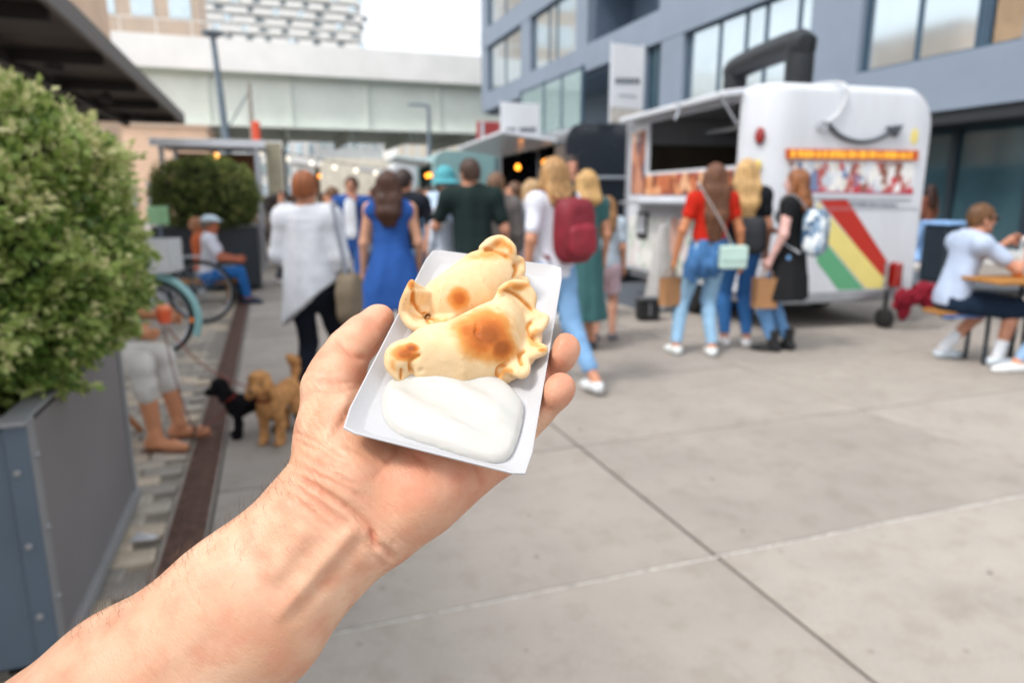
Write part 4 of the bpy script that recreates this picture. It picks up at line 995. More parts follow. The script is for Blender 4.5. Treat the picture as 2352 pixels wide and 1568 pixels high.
# ------------------------------------------------------------------ sauce
def sauce():
    foot = smoothpath([V3(*TP(*q)) for q in [(876, 938), (880, 900), (908, 872), (960, 858), (1050, 856), (1105, 866), (1150, 884), (1192, 920), (1202, 950), (1192, 1000), (1172, 1048), (1140, 1062), (1090, 1055), (1000, 1028), (920, 1003), (884, 972)]], 6, True)
    pol = [q[:2] for q in foot]; pa = np.array(pol); f = SDF(np.array([*pa.min(0)-.004, -.002]), np.array([*pa.max(0)+.004, .016]), .0008)
    X, Y = np.meshgrid(f.ax[0], f.ax[1], indexing='ij'); d = poly_sd(X, Y, pol); p3 = np.stack([X, Y, X*0], -1)
    h = .0046*np.sqrt(np.clip(1-(1-np.clip((d+.0006)/.013, 0, 1))**2, 0, 1)); back = TP(1030, 880)[1]; frnt = TP(1000, 1028)[1]
    t = np.clip((Y-frnt)/(back-frnt), 0, 1.1); h = h*(1+.6*t**2)
    sw = np.sin((Y*1.0+X*.35+.004*np_noise(p3, 70, 3))*260)*.5+.5; h = h+np.clip(d/.012, 0, 1)*(np_noise(p3, 48, 2)*.0021+np_noise(p3*V3(.5, 1.2, 1), 110, 4)*.0009+(sw**3)*.0015)
    h = np.where(d > 0, h+.0011*np.clip(d/.002, 0, 1), 0); Z = f.ax[2][None, None, :]
    f.F = np.maximum(np.maximum((Z-h[:, :, None])*.7, -Z-.0012), -d[:, :, None]-.0002).astype(np.float32)
    V, Q = f.mesh(); V = relax(V, Q, 3, .5); c = V3(*pa.mean(0), 0); me = np_mesh('sauce', V-c, Q, [mat('yoghurt', '#c5c3be', rough=.18, var=.01, scale=30, spec=.5, sss=.25)])
    o = link('white_sauce', me); Wc = BF@c+BO; o.matrix_basis = Matrix([[*BF[i], Wc[i]] for i in range(3)]+[[0, 0, 0, 1]])
    return tag(o, 'glossy puddle of white sauce at the near end of the tray', 'sauce')
sauce()
# ================================================================== PLANTERS, SHRUBS, CANOPY
M_plant = mat('planter_steel', '#5d6b79', rough=.5, var=.05, scale=3, metal=.15)
M_plant2 = mat('planter_panel', '#7d7a7b', rough=.6, var=.05, scale=2)
M_plant3 = mat('planter_edge', '#8c8d8f', rough=.55, var=.06, scale=4)
def planter(loc, w, l, h, label, bolts=True, cm=M_plant, z0=.045):
    """origin at the near right corner; x to the right, y along the street"""
    r = empty('planter', loc, AX, label, 'planter')
    MB().box((-w/2, .012, (h+z0)/2), (w-.1, .02, h-z0-.04)).build('front_panel', cm, r)
    MB().box((-.012, l/2, (h+z0)/2), (.02, l-.1, h-z0-.04)).build('side_panel', M_plant2 if bolts else cm, r)
    MB().box((-w+.012, l/2, (h+z0)/2), (.02, l-.1, h-z0-.04)).build('side_panel', cm, r)
    MB().box((-w/2, l-.012, (h+z0)/2), (w-.1, .02, h-z0-.04)).build('rear_panel', cm, r)
    for x in (0, -w):
        for y in (0, l):
            sx = -1 if x == 0 else 1; sy = 1 if y == 0 else -1; m = MB()
            m.box((x+sx*.0275+(.004 if x == 0 else -.004), y-.003*sy, (h+z0)/2), (.055, .010, h-z0), bev=.002)
            p = m.build('corner_post', cm, r)
            MB().box((x-sx*.003, y+sy*.0285, (h+z0)/2), (.010, .053, h-z0), bev=.002).build('post_flange', M_plant3, p)
            if bolts and x == 0 and y == 0:
                for z in (.14, .36, .58):
                    MB().lathe([(.0105, 0), (.0105, .004), (.008, .0085), (.003, .0105), (.0001, .0108)], (-.03, -.008, z+.08), n=14, R=np.array([[1, 0, 0], [0, 0, -1], [0, 1, 0.]])).build('bolt', M_plant3, p, smooth=True)
                    MB().lathe([(.0105, 0), (.0105, .004), (.008, .0085), (.003, .0105), (.0001, .0108)], (.008, .03, z+.115), n=14, R=np.array([[0, 0, 1], [0, 1, 0], [-1, 0, 0.]])).build('bolt', M_plant3, p, smooth=True)
    rim = MB(); rim.box((-w/2, -.004, h+.006), (w+.03, .07, .014), bev=.003).box((-w/2, l+.004, h+.006), (w+.03, .07, .014), bev=.003)
    rim.box((-.03, l/2, h+.005), (.07, l-.07, .012), bev=.003).box((-w+.03, l/2, h+.005), (.07, l-.07, .012), bev=.003); rim.build('rim', M_plant3, r)
    MB().box((.004, l/2, z0+.02), (.03, l, .05), bev=.004).build('base_rail', M_plant3, r)
    MB().box((-w/2, l/2, h-.06), (w-.05, l-.05, .04)).build('soil', mat('soil', '#3a2e25', rough=.95, bump=.5), r)
    for x in (-.12, -w+.12):
        for y in (.12, l-.12): MB().box((x, y, z0/2-.003), (.08, .08, z0)).build('foot', M_dark, r)
    return r
def leaf_mat(name, a, b, c, tr=.35):
    m = bpy.data.materials.new(name); m.use_nodes = True; n = m.node_tree.nodes; l = m.node_tree.links; p = n['Principled BSDF']
    at = n.new('ShaderNodeAttribute'); at.attribute_name = 'leaf_shade'; r = n.new('ShaderNodeValToRGB'); e = r.color_ramp.elements
    e[0].color = (*lin(a), 1); e[1].color = (*lin(c), 1); q = e.new(.55); q.color = (*lin(b), 1); l.new(at.outputs['Fac'], r.inputs[0]); l.new(r.outputs[0], p.inputs['Base Color'])
    p.inputs['Roughness'].default_value = .42; p.inputs['Specular IOR Level'].default_value = .45
    t = n.new('ShaderNodeBsdfTranslucent'); l.new(r.outputs[0], t.inputs['Color']); mx = n.new('ShaderNodeMixShader'); mx.inputs[0].default_value = tr
    l.new(p.outputs[0], mx.inputs[1]); l.new(t.outputs[0], mx.inputs[2]); l.new(mx.outputs[0], n['Material Output'].inputs['Surface']); return m
M_leafA = leaf_mat('box_leaf', '#4f6c2c', '#a3b762', '#e6dfab'); M_leafB = leaf_mat('box_leaf_dark', '#39481f', '#66773c', '#a0a35e')
def shrub(name, loc, rad, nsprig, leaf, per, material, label, lumps=.1, seed=5, sq=2.4, trunk_h=.4):
    """clipped evergreen: sprigs of small leaves through the outer layer of the crown, dark stems inside"""
    g = np.random.default_rng(seed); rad = np.asarray(rad, float); root = empty(name, loc, AX, label, 'shrub')
    d = g.normal(size=(nsprig, 3)); d /= np.linalg.norm(d, axis=1)[:, None]
    q = (np.abs(d)**sq).sum(1)**(1/sq); sh = 1+lumps*np_noise(d*1.0, 3.3, seed)+lumps*.6*np_noise(d, 8.0, seed+1)
    rr = 1-np.abs(g.normal(size=nsprig))*.07; clump = np_noise(d, 11, seed+2); rr = rr+clump*.075+.04*np_noise(d, 22, seed+5)
    c = d/q[:, None]*sh[:, None]*rr[:, None]*rad
    od = d/rad; od /= np.linalg.norm(od, axis=1)[:, None]; V = []; A = []
    tone = np.clip(.46+.5*clump+.22*g.normal(size=nsprig)+.12*d[:, 2], 0, 1)  # random leaf tone plus painted shade: gaps darker, top lighter
    gd = od*1.0+g.normal(size=(nsprig, 3))*.55+np.array([0, 0, .25]); gd /= np.linalg.norm(gd, axis=1)[:, None]
    for k in range(per):
        t = gd+g.normal(size=(nsprig, 3))*.75; t /= np.linalg.norm(t, axis=1)[:, None]
        s = np.cross(t, g.normal(size=(nsprig, 3))); s /= np.linalg.norm(s, axis=1)[:, None]; nn = np.cross(t, s)
        L = leaf*g.uniform(.6, 1.25, nsprig)[:, None]; b = c+gd*leaf*(k/per)*1.3+g.normal(size=(nsprig, 3))*leaf*.25
        quad = np.stack([b, b+t*L*.5+s*L*.30+nn*L*.08, b+t*L, b+t*L*.5-s*L*.30+nn*L*.08], 1); V.append(quad.reshape(-1, 3)); A.append(np.repeat(np.clip(tone+g.normal(size=nsprig)*.12, 0, 1), 4))
    V = np.concatenate(V); A = np.concatenate(A); n = len(V)//4; me = np_mesh('foliage', V, np.arange(n*4).reshape(n, 4), [material], smooth=False); fattr(me, 'leaf_shade', A)
    fo = link('foliage', me, root); fo['kind'] = 'stuff'
    m = MB(); base = V3(0, 0, -rad[2]-trunk_h*.2)
    for k in range(9):
        a = k*2.4; t = V3(math.cos(a)*rad[0]*.55, math.sin(a)*rad[1]*.55, RND.uniform(-.1, .6)*rad[2]); m.tube([base, base*.45+t*.3, t], [.022, .014, .004], n=6)
    m.build('stem', mat('stem', '#4a3a2a', rough=.9), root, smooth=True)
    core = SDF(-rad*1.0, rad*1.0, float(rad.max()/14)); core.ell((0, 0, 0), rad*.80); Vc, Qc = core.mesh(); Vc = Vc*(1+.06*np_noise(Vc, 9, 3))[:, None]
    link('dark_core', np_mesh('core', Vc, Qc, [mat('dark_core', '#1d2413', rough=.95, var=.4, scale=30, bump=1, bscale=60)]), root)  # solid dark core behind the leaves, shade of the gaps put into its colour
    return root
PC = np.array([-1.335, 1.78, 0])
planter(PC, .68, 1.26, .80, 'grey-blue steel planter with bolts at the left edge, holding the nearest shrub')
shrub('clipped_shrub', PC+SC*-.385+SS*.57+V3(0, 0, 1.25), (.585, .66, .585), 13000, .034, 5, M_leafA, 'large light green clipped shrub in the near planter at the left edge', lumps=.15, seed=4, trunk_h=.4, sq=2.05)
# drooping lower sprigs over the planter rim are part of the same crown
p2 = P(590, 620, 10.4); p2[2] = 0; p2 = p2+V3(-.02, .2, 0)
planter(p2, 1.45, .8, .98, 'dark navy planter under the small oval shrub behind the bicycles', bolts=False, cm=mat('planter_navy', '#2d343c', rough=.55))
shrub('clipped_shrub', P(472, 448, 10.6), (.70, .55, .50), 5200, .045, 4, M_leafB, 'dark green oval clipped shrub behind the parked bicycles', lumps=.07, seed=9, sq=2.8)
# dark flat canopy over the left side
M_can = mat('canopy_underside', '#4a403b', rough=.7, var=.16, scale=1.2); M_can2 = mat('canopy_edge', '#6a625d', rough=.55, var=.08); M_can3 = mat('canopy_beam', '#2b2625', rough=.7)
can = empty('flat_canopy', S(-1.33, 0, 2.7), AX, 'dark flat canopy with exposed beams overhanging the upper left corner', 'canopy')
for k in range(24): MB().box((-2.2, -1.5+k*.66, .10), (4.3, .65, .04), bev=.006).build('roof_board', M_can, can)
MB().box((-.02, 6.1, .09), (.05, 15.9, .18), bev=.006).build('fascia', M_can2, can); MB().box((-2.2, 14.05, .09), (4.3, .05, .18)).build('fascia', M_can2, can)
for k in range(9): MB().box((-2.2, -1+k*1.8, .02), (4.2, .09, .12)).build('beam', M_can3, can)
for x in (-.9, -2.2, -3.6): MB().box((x, 6.1, -.03), (.07, 15.6, .10)).build('purlin', M_can3, can)
for k in range(6): MB().lathe([(.05, -.10), (.07, -.1), (.09, -.02), (.03, .02)], (-.55, 1.2+k*2.3, .0), n=14).build('spotlight', M_can3, can, smooth=True)
for k in range(3): MB().box((-4.25, 1+k*6, -1.35), (.12, .12, 2.7)).build('post', M_can3, can)

# ================================================================== WHITE FOOD TRAILER
TA = math.radians(15); TO = np.array([2.5, 7.1, 0.0]); tx_, ty_ = np.array([math.cos(TA), math.sin(TA), 0]), np.array([-math.sin(TA), math.cos(TA), 0])
M_white = mat('trailer_white', '#cdd1d8', rough=.35, var=.05, scale=2.2, coat=.2, stretch=(1.5, 1.5, .35), bump=.04, bscale=6); M_int = mat('trailer_inside', '#5d5344', rough=.7, var=.2, scale=3)
M_alu = mat('aluminium', '#b9bec6', rough=.35, metal=.7, var=.06); M_blk = mat('black_paint', '#16181b', rough=.5, var=.1); M_rub = mat('rubber', '#1b1b1c', rough=.85)
tr = empty('food_trailer', TO, TA, 'white food trailer with a red, yellow and green diagonal flag stripe', 'trailer')
W_, L_, Z0, Z1 = 2.06, 3.2, .40, 2.54
def arc(cx, cz, r, a0, a1, n=8): return [(cx+r*math.cos(math.radians(a0+(a1-a0)*i/n)), cz+r*math.sin(math.radians(a0+(a1-a0)*i/n))) for i in range(n+1)]
prof = [(0, Z0), (W_, Z0)]+arc(W_-.30, Z1-.30, .30, 0, 90)+arc(.10, Z1-.10, .10, 90, 180)
XU, ZU, YU = (1, 0, 0), (0, 0, 1), (0, 1, 0)
RC = .36                                                                          # rear wall wraps round the serving-side corner
path = [(0, RC, -1, 0)]+[(RC-RC*math.cos(a), RC-RC*math.sin(a), -math.cos(a), -math.sin(a)) for a in np.linspace(0, math.pi/2, 13)]+[(x, 0, 0, -1) for x in np.linspace(RC+.1, W_-.3, 8)]+[(W_-.3+.3*math.sin(a), 0, 0, -1) for a in np.linspace(0, math.pi/2, 12)[1:]]
m = MB(); V = []; Fs = []; nr = 9
for (x, y, nx, ny) in path:
    zt = Z1 if x < W_-.3 else Z1-.3+math.sqrt(max(.09-(x-W_+.3)**2, 0)); rr_ = .10
    for z, i_ in [(Z0, 0), (Z0+.5, 0), (zt-rr_-.5, 0), (zt-rr_, 0)]+[(zt-rr_+rr_*math.sin(b), rr_-rr_*math.cos(b)) for b in np.linspace(0, math.pi/2, 5)[1:]]+[(zt, None)]:
        V.append((x, RC+.02, z) if i_ is None else (x-nx*i_, y-ny*i_, max(z, Z0)))
for i in range(len(path)-1):
    for j in range(nr-1): Fs.append((i*nr+j, (i+1)*nr+j, (i+1)*nr+j+1, i*nr+j+1))
m.add(V, Fs); m.build('rear_wall', M_white, tr, smooth=True)
MB().prism(prof, (0, 0, 0), XU, ZU, YU, L_-.05, L_).build('front_wall', M_white, tr, smooth=True)
outer = [(W_, Z0)]+arc(W_-.30, Z1-.30, .30, 0, 90)+arc(.10, Z1-.10, .10, 90, 180); inner = [(W_-.04, Z0)]+arc(W_-.32, Z1-.32, .28, 0, 90)+arc(.10, Z1-.13, .07, 90, 180)
m = MB(); n = len(outer); V = [(x, RC, z) for x, z in outer]+[(x, RC, z) for x, z in inner]+[(x, L_-.05, z) for x, z in outer]+[(x, L_-.05, z) for x, z in inner]
Fs = []
for i in range(n-1): Fs += [(i, i+1, 2*n+i+1, 2*n+i), (n+i, 3*n+i, 3*n+i+1, n+i+1)]
m.add(V, Fs); m.build('roof_shell', M_white, tr, smooth=True, fix=False)
MB().box((.02, (L_+RC)/2-.03, 1.07), (.04, L_-RC-.05, 1.34)).build('side_wall', M_white, tr); MB().box((.02, (L_+RC)/2-.03, 2.415), (.04, L_-RC-.05, .06)).build('side_header', M_white, tr)
MB().box((.02, RC+.025, 2.062), (.04, .05, .64)).build('side_post', M_white, tr); MB().box((.02, L_-.35, 2.062), (.04, .6, .64)).build('side_post', M_white, tr)
MB().box((1.03, L_/2+.18, .44), (1.98, L_-.48, .06)).build('floor', M_int, tr); MB().box((1.92, L_/2, 1.3), (.1, L_-.2, 1.7)).build('inner_wall', M_int, tr)
MB().box((1.0, L_-.1, 1.3), (1.8, .06, 1.7)).build('inner_wall', M_int, tr); MB().box((1.0, RC+.05, 1.3), (1.8, .06, 1.7)).build('inner_wall', M_int, tr)
MB().box((1.55, 1.6, 1.0), (.6, 2.2, .9), bev=.02).build('kitchen_unit', M_alu, tr); MB().box((1.5, 1.0, 1.62), (.4, .5, .35), bev=.02).build('fryer', M_alu, tr)
MB().box((-.14, 1.6, 1.34), (.34, 2.3, .035), bev=.006).build('counter', M_alu, tr)
h = MB().box((0, 0, 0), (.22, 2.7, .07), bev=.015).build('serving_hatch', M_white, tr); h.location = (-.10, 1.72, 2.47); h.rotation_euler = (0, math.radians(-8), 0)
for y in (.4, 2.7): MB().tube([(-.03, y, 2.15), (-.26, y, 2.44)], .014, n=8).build('gas_strut', M_alu, tr)
MB().tube([(-.3, 1.2, 2.47), (-.3, 1.2, 2.34), (-.33, 1.2, 2.28)], .018, n=8).build('hook', M_alu, tr)
MB().box((-.012, L_-.04, 1.42), (.03, .07, 2.05)).build('edge_trim', M_alu, tr)
# picture panels on the serving side
def print_mat(name, cols, scale, seed=0.0):
    mm = bpy.data.materials.new(name); mm.use_nodes = True; n = mm.node_tree.nodes; l = mm.node_tree.links; b = n['Principled BSDF']; tc = n.new('ShaderNodeTexCoord'); mp = n.new('ShaderNodeMapping'); mp.inputs['Location'].default_value = (seed, seed*.7, seed*.3); mp.inputs['Scale'].default_value = (1, 1, .62); l.new(tc.outputs['Object'], mp.inputs[0])
    nz = n.new('ShaderNodeTexNoise'); nz.inputs['Scale'].default_value = scale*1.4; l.new(mp.outputs[0], nz.inputs['Vector']); ad = n.new('ShaderNodeMixRGB'); ad.inputs[0].default_value = .12; l.new(mp.outputs[0], ad.inputs[1]); l.new(nz.outputs['Color'], ad.inputs[2])
    v = n.new('ShaderNodeTexVoronoi'); v.inputs['Scale'].default_value = scale; l.new(ad.outputs[0], v.inputs['Vector']); sp = n.new('ShaderNodeSeparateColor'); l.new(v.outputs['Color'], sp.inputs[0])
    r = n.new('ShaderNodeValToRGB'); r.color_ramp.interpolation = 'CONSTANT'; e = r.color_ramp.elements; e[0].color = (*lin(cols[0]), 1); e[1].color = (*lin(cols[1]), 1); e[1].position = 1/len(cols)
    for i in range(2, len(cols)): q = e.new(i/len(cols)); q.color = (*lin(cols[i]), 1)
    l.new(sp.outputs[0], r.inputs[0]); l.new(r.outputs[0], b.inputs['Base Color']); b.inputs['Roughness'].default_value = .45; return mm
M_food = print_mat('food_photo', ['#8e4a30', '#b5673f', '#c98a5e', '#6e3524', '#d3a27c', '#a24a35'], 9, 2.0)
M_crowd = print_mat('dancers_photo', ['#d9dde2', '#c2c9d3', '#b05a55', '#e4e4e4', '#8b5a4c', '#6f7fa3', '#d7d2cb', '#c23b45', '#e8e6e2'], 13, 5.0)
M_port = print_mat('portrait_print', ['#caa087', '#b98268', '#8d5a48', '#d9b49c', '#5f4a58'], 5, 8.0)
M_stick = print_mat('sticker_print', ['#dfe2df', '#d3dad3', '#e8e8e4', '#b9c9b8', '#d9cfcf', '#e6e6e6'], 12, 3.0)
MB().box((-.008, 1.55, 1.57), (.012, 2.2, .26)).build('food_photo', M_food, tr)
MB().box((-.008, L_-.37, 1.88), (.012, .42, .85)).build('portrait_poster', M_port, tr)
MB().box((-.008, 1.9, .80), (.012, 2.3, .70)).build('sticker_panel', M_stick, tr)
MB().box((-.025, L_-.62, 1.03), (.03, .3, .36), bev=.01).build('menu_frame', M_blk, tr); MB().box((-.045, L_-.62, 1.05), (.012, .23, .25)).build('menu_card', M_white, tr)
# rear wall: marks at their places
def rw(x, y):
    d = ray(x, y); t = ((TO-_C)@ty_)/(d@ty_); p = _C+d*t-TO; return float(p@tx_), float(p[2])
def decal(name, pts, m, a=-.004, b=0.0, raw=False):
    q = pts if raw else [rw(*p) for p in pts]; return MB().prism(q, (0, 0, 0), XU, ZU, YU, a, b).build(name, m, tr)
M_red = mat('paint_red', '#b3220f', rough=.4, var=.03); M_yel = mat('paint_yellow', '#e3d37f', rough=.4, var=.03); M_grn = mat('paint_green', '#5aa277', rough=.4, var=.03)
M_amb = mat('amber_sign', '#c85a12', rough=.4, var=.1); M_ambl = mat('amber_light', '#f2b23a', rough=.35, emit=.35, var=.12, scale=18)
decal('flag_red', [(1882, 460), (1945, 458), (2052, 622), (2045, 662), (2030, 655)][:4], M_red)
decal('flag_yellow', [(1878, 464), (2030, 640), (2026, 662), (1988, 662), (1876, 528)], M_yel, -.006)
decal('flag_green', [(1876, 532), (1984, 664), (1925, 666), (1876, 602)], M_grn)
sgn = decal('led_sign', [(1804, 342), (2106, 346), (2104, 369), (1804, 366)], M_amb, -.03)
x0, z0_ = rw(1812, 354); x1, z1_ = rw(2100, 358); q = x0
while q < x1-.05:
    w = RND.choice((.035, .045, .03, .05)); MB().box((q+w/2, -.034, z0_+(z1_-z0_)*(q-x0)/(x1-x0)+RND.uniform(-.004, .004)), (w*.82, .01, RND.choice((.055, .065, .07)))).build('light_block', M_ambl, sgn); q += w+RND.choice((.006, .01, .03))
decal('dancers_print', [(1806, 371), (2101, 374), (2096, 443), (1806, 437)], M_crowd)
decal('magenta_edge', [(1806, 437), (2096, 443), (2096, 447), (1806, 441)], mat('magenta_strip', '#a5345c', rough=.4))
x0, z0_ = rw(1955, 468); x1, z1_ = rw(2062, 472); q = x0; lt = None
while q < x1:
    w = RND.choice((.022, .03, .026)); b = MB().box((q, -.004, z0_+(z1_-z0_)*(q-x0)/(x1-x0)), (w*.8, .006, RND.choice((.032, .04, .034)))).build('small_lettering', mat('grey_print', '#767d88', rough=.5), tr); q += w+RND.choice((.004, .004, .016))
def rwp(x, y, o=-.03): a_, b_ = rw(x, y); return V3(a_, o, b_)
M_hose = mat('dark_grey_hose', '#4b535c', rough=.55)
arrow = MB().tube(smoothpath([rwp(1895, 282), rwp(1925, 312), rwp(1965, 326), rwp(2005, 322), rwp(2040, 305), rwp(2055, 292)], 6), [.022]*31, n=10); arrow.build('curved_arrow', M_hose, tr, smooth=True)
decal('arrow_head', [(2032, 292), (2068, 288), (2052, 316)], M_hose, -.05, -.012)
MB().tube(smoothpath([rwp(1880, 300), rwp(1876, 290), rwp(1886, 280), rwp(1896, 287), rwp(1890, 298)], 5, True), .014, n=8, closed=True).build('cable_loop', mat('cable_grey', '#a9aeb5', rough=.5), tr, smooth=True)
MB().tube(smoothpath([rwp(1892, 284), rwp(1920, 262), rwp(1938, 225), rwp(1935, 196), rwp(1918, 186, .2), rwp(1895, 192, .6)], 6), .016, n=8).build('power_cable', mat('cable_white', '#d3d6da', rough=.5), tr, smooth=True)
def disc(c, r, name, m, d=.05, sx=1.0): return MB().lathe([(r, 0), (r, d*.5), (r*.7, d*.9), (.0001, d)], c, n=20, R=np.array([[sx, 0, 0], [0, 0, -1], [0, 1, 0.]])).build(name, m, tr, smooth=True)
M_redl = mat('lamp_red', '#8f1d18', rough=.2, coat=.5, var=.05); M_yell = mat('lamp_yellow', '#e6cf5e', rough=.25)
for zl, rl, m_ in ((2.02, .085, M_redl), (1.72, .062, M_yell)):
    a_ = math.radians(38); R_l = np.array([[math.sin(a_)*.62, 0, -math.cos(a_)], [-math.cos(a_)*.62, 0, -math.sin(a_)], [0, 1, 0.]])
    MB().lathe([(rl, 0), (rl, .03), (rl*.7, .055), (.0001, .06)], V3(RC-RC*math.cos(a_), RC-RC*math.sin(a_), zl), n=20, R=R_l).build('marker_lamp', m_, tr, smooth=True)
for (x, y, r, m_, sx) in ((2100, 314, .085, M_yel, .6),):
    a_, b_ = rw(x, y); disc(V3(a_, -.002, b_), r, 'round_sticker', m_, .004, sx)
a_, b_ = rw(2046, 626); MB().box((a_+.02, -.05, b_-.02), (.10, .12, .28), bev=.02).build('tail_lamp', M_redl, tr); a_, b_ = rw(2032, 626); MB().box((a_-.01, -.03, b_), (.02, .05, .26), bev=.006).build('lamp_bracket', M_alu, tr)
decal('edge_strip', [(1818, 448), (1826, 448), (1880, 452), (2092, 456), (2092, 459), (1880, 456)], M_alu, -.012)
for zz in (1.28, 1.30): MB().box((1.2, -.002, zz), (1.65, .006, .004)).build('panel_seam', M_alu, tr)
for k in range(14): MB().lathe([(.007, 0), (.006, .004), (.0001, .005)], (.42+k*.12, -.001, .47), n=8, R=np.array([[1, 0, 0], [0, 0, -1], [0, 1, 0.]])).build('rivet', M_alu, tr, smooth=True)
for k in range(14): MB().lathe([(.007, 0), (.006, .004), (.0001, .005)], (W_-.03, -.001, .50+k*.12), n=8, R=np.array([[1, 0, 0], [0, 0, -1], [0, 1, 0.]])).build('rivet', M_alu, tr, smooth=True)
MB().box((.9, 1.5, 2.22), (.7, 1.1, .05), bev=.01).build('extractor_hood', M_alu, tr); MB().box((1.84, 1.5, 1.95), (.03, 1.6, .38)).build('menu_board', print_mat('menu_print', ['#2c2620', '#4a3d2c', '#8a7a58', '#322a22', '#b0a27c', '#39301f'], 11, 6.0), tr)
# chassis, wheels, drawbar
MB().box((1.03, L_/2, .34), (1.9, L_-.1, .12)).build('chassis', M_alu, tr); MB().box((1.2, .02, .36), (1.7, .06, .07)).build('bumper', M_alu, tr)
for y in (1.35, 2.1):
    for x in (.12, 1.94):
        t_ = MB().lathe([(.14, -.08), (.27, -.085), (.30, -.05), (.30, .05), (.27, .085), (.14, .08)], (x, y, .30), n=24, R=np.array([[0, 0, 1], [0, 1, 0], [-1, 0, 0.]])).build('tyre', M_rub, tr, smooth=True)
        MB().lathe([(.0001, -.06), (.14, -.07), (.14, .07), (.0001, .06)], (x, y, .30), n=16, R=np.array([[0, 0, 1], [0, 1, 0], [-1, 0, 0.]])).build('rim', M_alu, t_, smooth=True)
MB().tube([(1.0, .3, .33), (2.0, .0, .36), (3.3, -.45, .38)], .035, n=8).build('drawbar', M_blk, tr, smooth=True)
MB().tube([(1.95, 1.4, .33), (3.3, -.45, .36)], .035, n=8).build('drawbar', M_blk, tr, smooth=True)
t_ = MB().tube([(1.62, -.12, .42), (1.62, -.12, .16)], .024, n=10).build('jockey_stand', M_blk, tr, smooth=True)
MB().lathe([(.0001, -.05), (.08, -.05), (.11, -.03), (.11, .03), (.08, .05), (.0001, .05)], (1.62, -.12, .11), n=18, R=np.array([[0, 0, 1], [0, 1, 0], [-1, 0, 0.]])).build('jockey_wheel', M_rub, t_, smooth=True)
# bent black exhaust duct on the roof
M_duct = mat('duct_black', '#22262b', rough=.45, metal=.3, var=.15)
pa, pb = P(1690, 165, 9.5)-TO, P(1838, 118, 7.95)-TO; loc = lambda p: V3(p@tx_, p@ty_, p[2])
pa, pb = loc(pa), loc(pb); pa[2] = pb[2] = 3.06
d_ = MB().tube(smoothpath([V3(pa[0], pa[1], 2.5), V3(pa[0], pa[1], 2.93), pa+(pb-pa)*.06+V3(0, 0, .0), pb-(pb-pa)*.06, V3(pb[0], pb[1], 2.93), V3(pb[0], pb[1], 2.5)], 5), .15, n=16).build('exhaust_duct', M_duct, tr, smooth=True)
for p_ in (pa, pb): MB().lathe([(.19, 2.535), (.19, 2.56), (.15, 2.60), (.13, 2.62)], (p_[0], p_[1], 0), n=16).build('duct_collar', M_duct, d_, smooth=True)

# red cloth thrown over the drawbar
def cloth_lump(name, c, label):
    f = SDF((-.5, -.25, -.35), (.45, .25, .3), .012)
    for a_, r in (((-.22, 0, .02), (.2, .12, .12)), ((.14, 0, .10), (.2, .14, .15)), ((-.2, .02, -.18), (.1, .08, .14)), ((-.02, 0, .02), (.2, .1, .09)), ((.2, 0, -.05), (.13, .1, .1)), ((-.33, 0, -.08), (.1, .08, .08))): f.ell(a_, r, .05)
    f.ell((.16, -.13, .10), (.06, .06, .05), .04, 'sub'); V, Q = f.mesh(); N = vnormals(V, Q); V = V+N*(np_noise(V*V3(1, 1, .5), 14, 3)*.05+np_noise(V, 30, 4)*.022)[:, None]; V = V*V3(.62, .62, .78)
    o = link(name, np_mesh(name, V, Q, [cloth('#7c1d2c')])); o.location = Vector(c); return tag(o, label, 'cloth')
cloth_lump('red_cloth', P(2108, 688, 7.3), 'crumpled dark red cloth slung over the trailer drawbar')
# A-board sign, box and sack by the serving side
ab = empty('standing_sign', G(1512, 712), .25, 'grey cloth-draped standing sign with a poster beside the white trailer', 'sign')
gp = SDF((-.3, -.25, 0), (.3, .25, 1.2), .012); gp.cone((0, 0, .1), (.03, 0, 1.02), .2, .07, 0, sc=(1, .6, 1)); V, Q = gp.mesh(); a_ = np.arctan2(V[:, 0], V[:, 1]); V = V*(1+.07*np.sin(a_*7))[:, None]**V3(1, 1, 0)
link('drape', np_mesh('drape', V, Q, [cloth('#b9b7b6')]), ab)
MB().box((.26, -.02, .93), (.36, .03, .5), rotz(0), bev=.004).build('poster_board', M_white, ab); M_post = print_mat('poster_print', ['#e9e4ef', '#d9c9ea', '#e7dfe2', '#c7a7e0', '#e6b9a8', '#efeaf0'], 8, 1.0)
MB().box((.26, -.04, .93), (.32, .01, .46)).build('poster', M_post, ab)
for x in (-.06, .2): MB().tube([(x, 0, .12), (x-.08, .1, .0)], .012).build('leg', M_blk, ab)
bx = empty('black_box', G(1492, 738), .1, 'small black box standing on the ground by the trailer', 'box')
MB().box((0, .1, .13), (.24, .2, .24), bev=.012).build('body', M_blk, bx); MB().box((0, .1, .256), (.27, .22, .012), bev=.004).build('lid', mat('lid_grey', '#4a4d52', rough=.5), bx); MB().box((0, -.003, .14), (.012, .006, .14)).build('label_strip', M_alu, bx)
def soft_thing(name, c, size, m_, label, cat, rz=0.0):
    r = empty(name, c, rz, label, cat); soft_box('sack', (0, 0, size[2]/2), size, m_, r, vox=.014); MB().tube(smoothpath([(-size[0]*.2, 0, size[2]*.95), (0, 0, size[2]*1.12), (size[0]*.2, 0, size[2]*.95)], 5), .012).build('handle', M_blk, r, smooth=True); return r
soft_thing('brown_sack', G(1500, 655), (.30, .26, .62), mat('sack_brown', '#7a5a33', rough=.9, var=.4, scale=8), 'brown patterned sack leaning at the white trailer', 'sack')

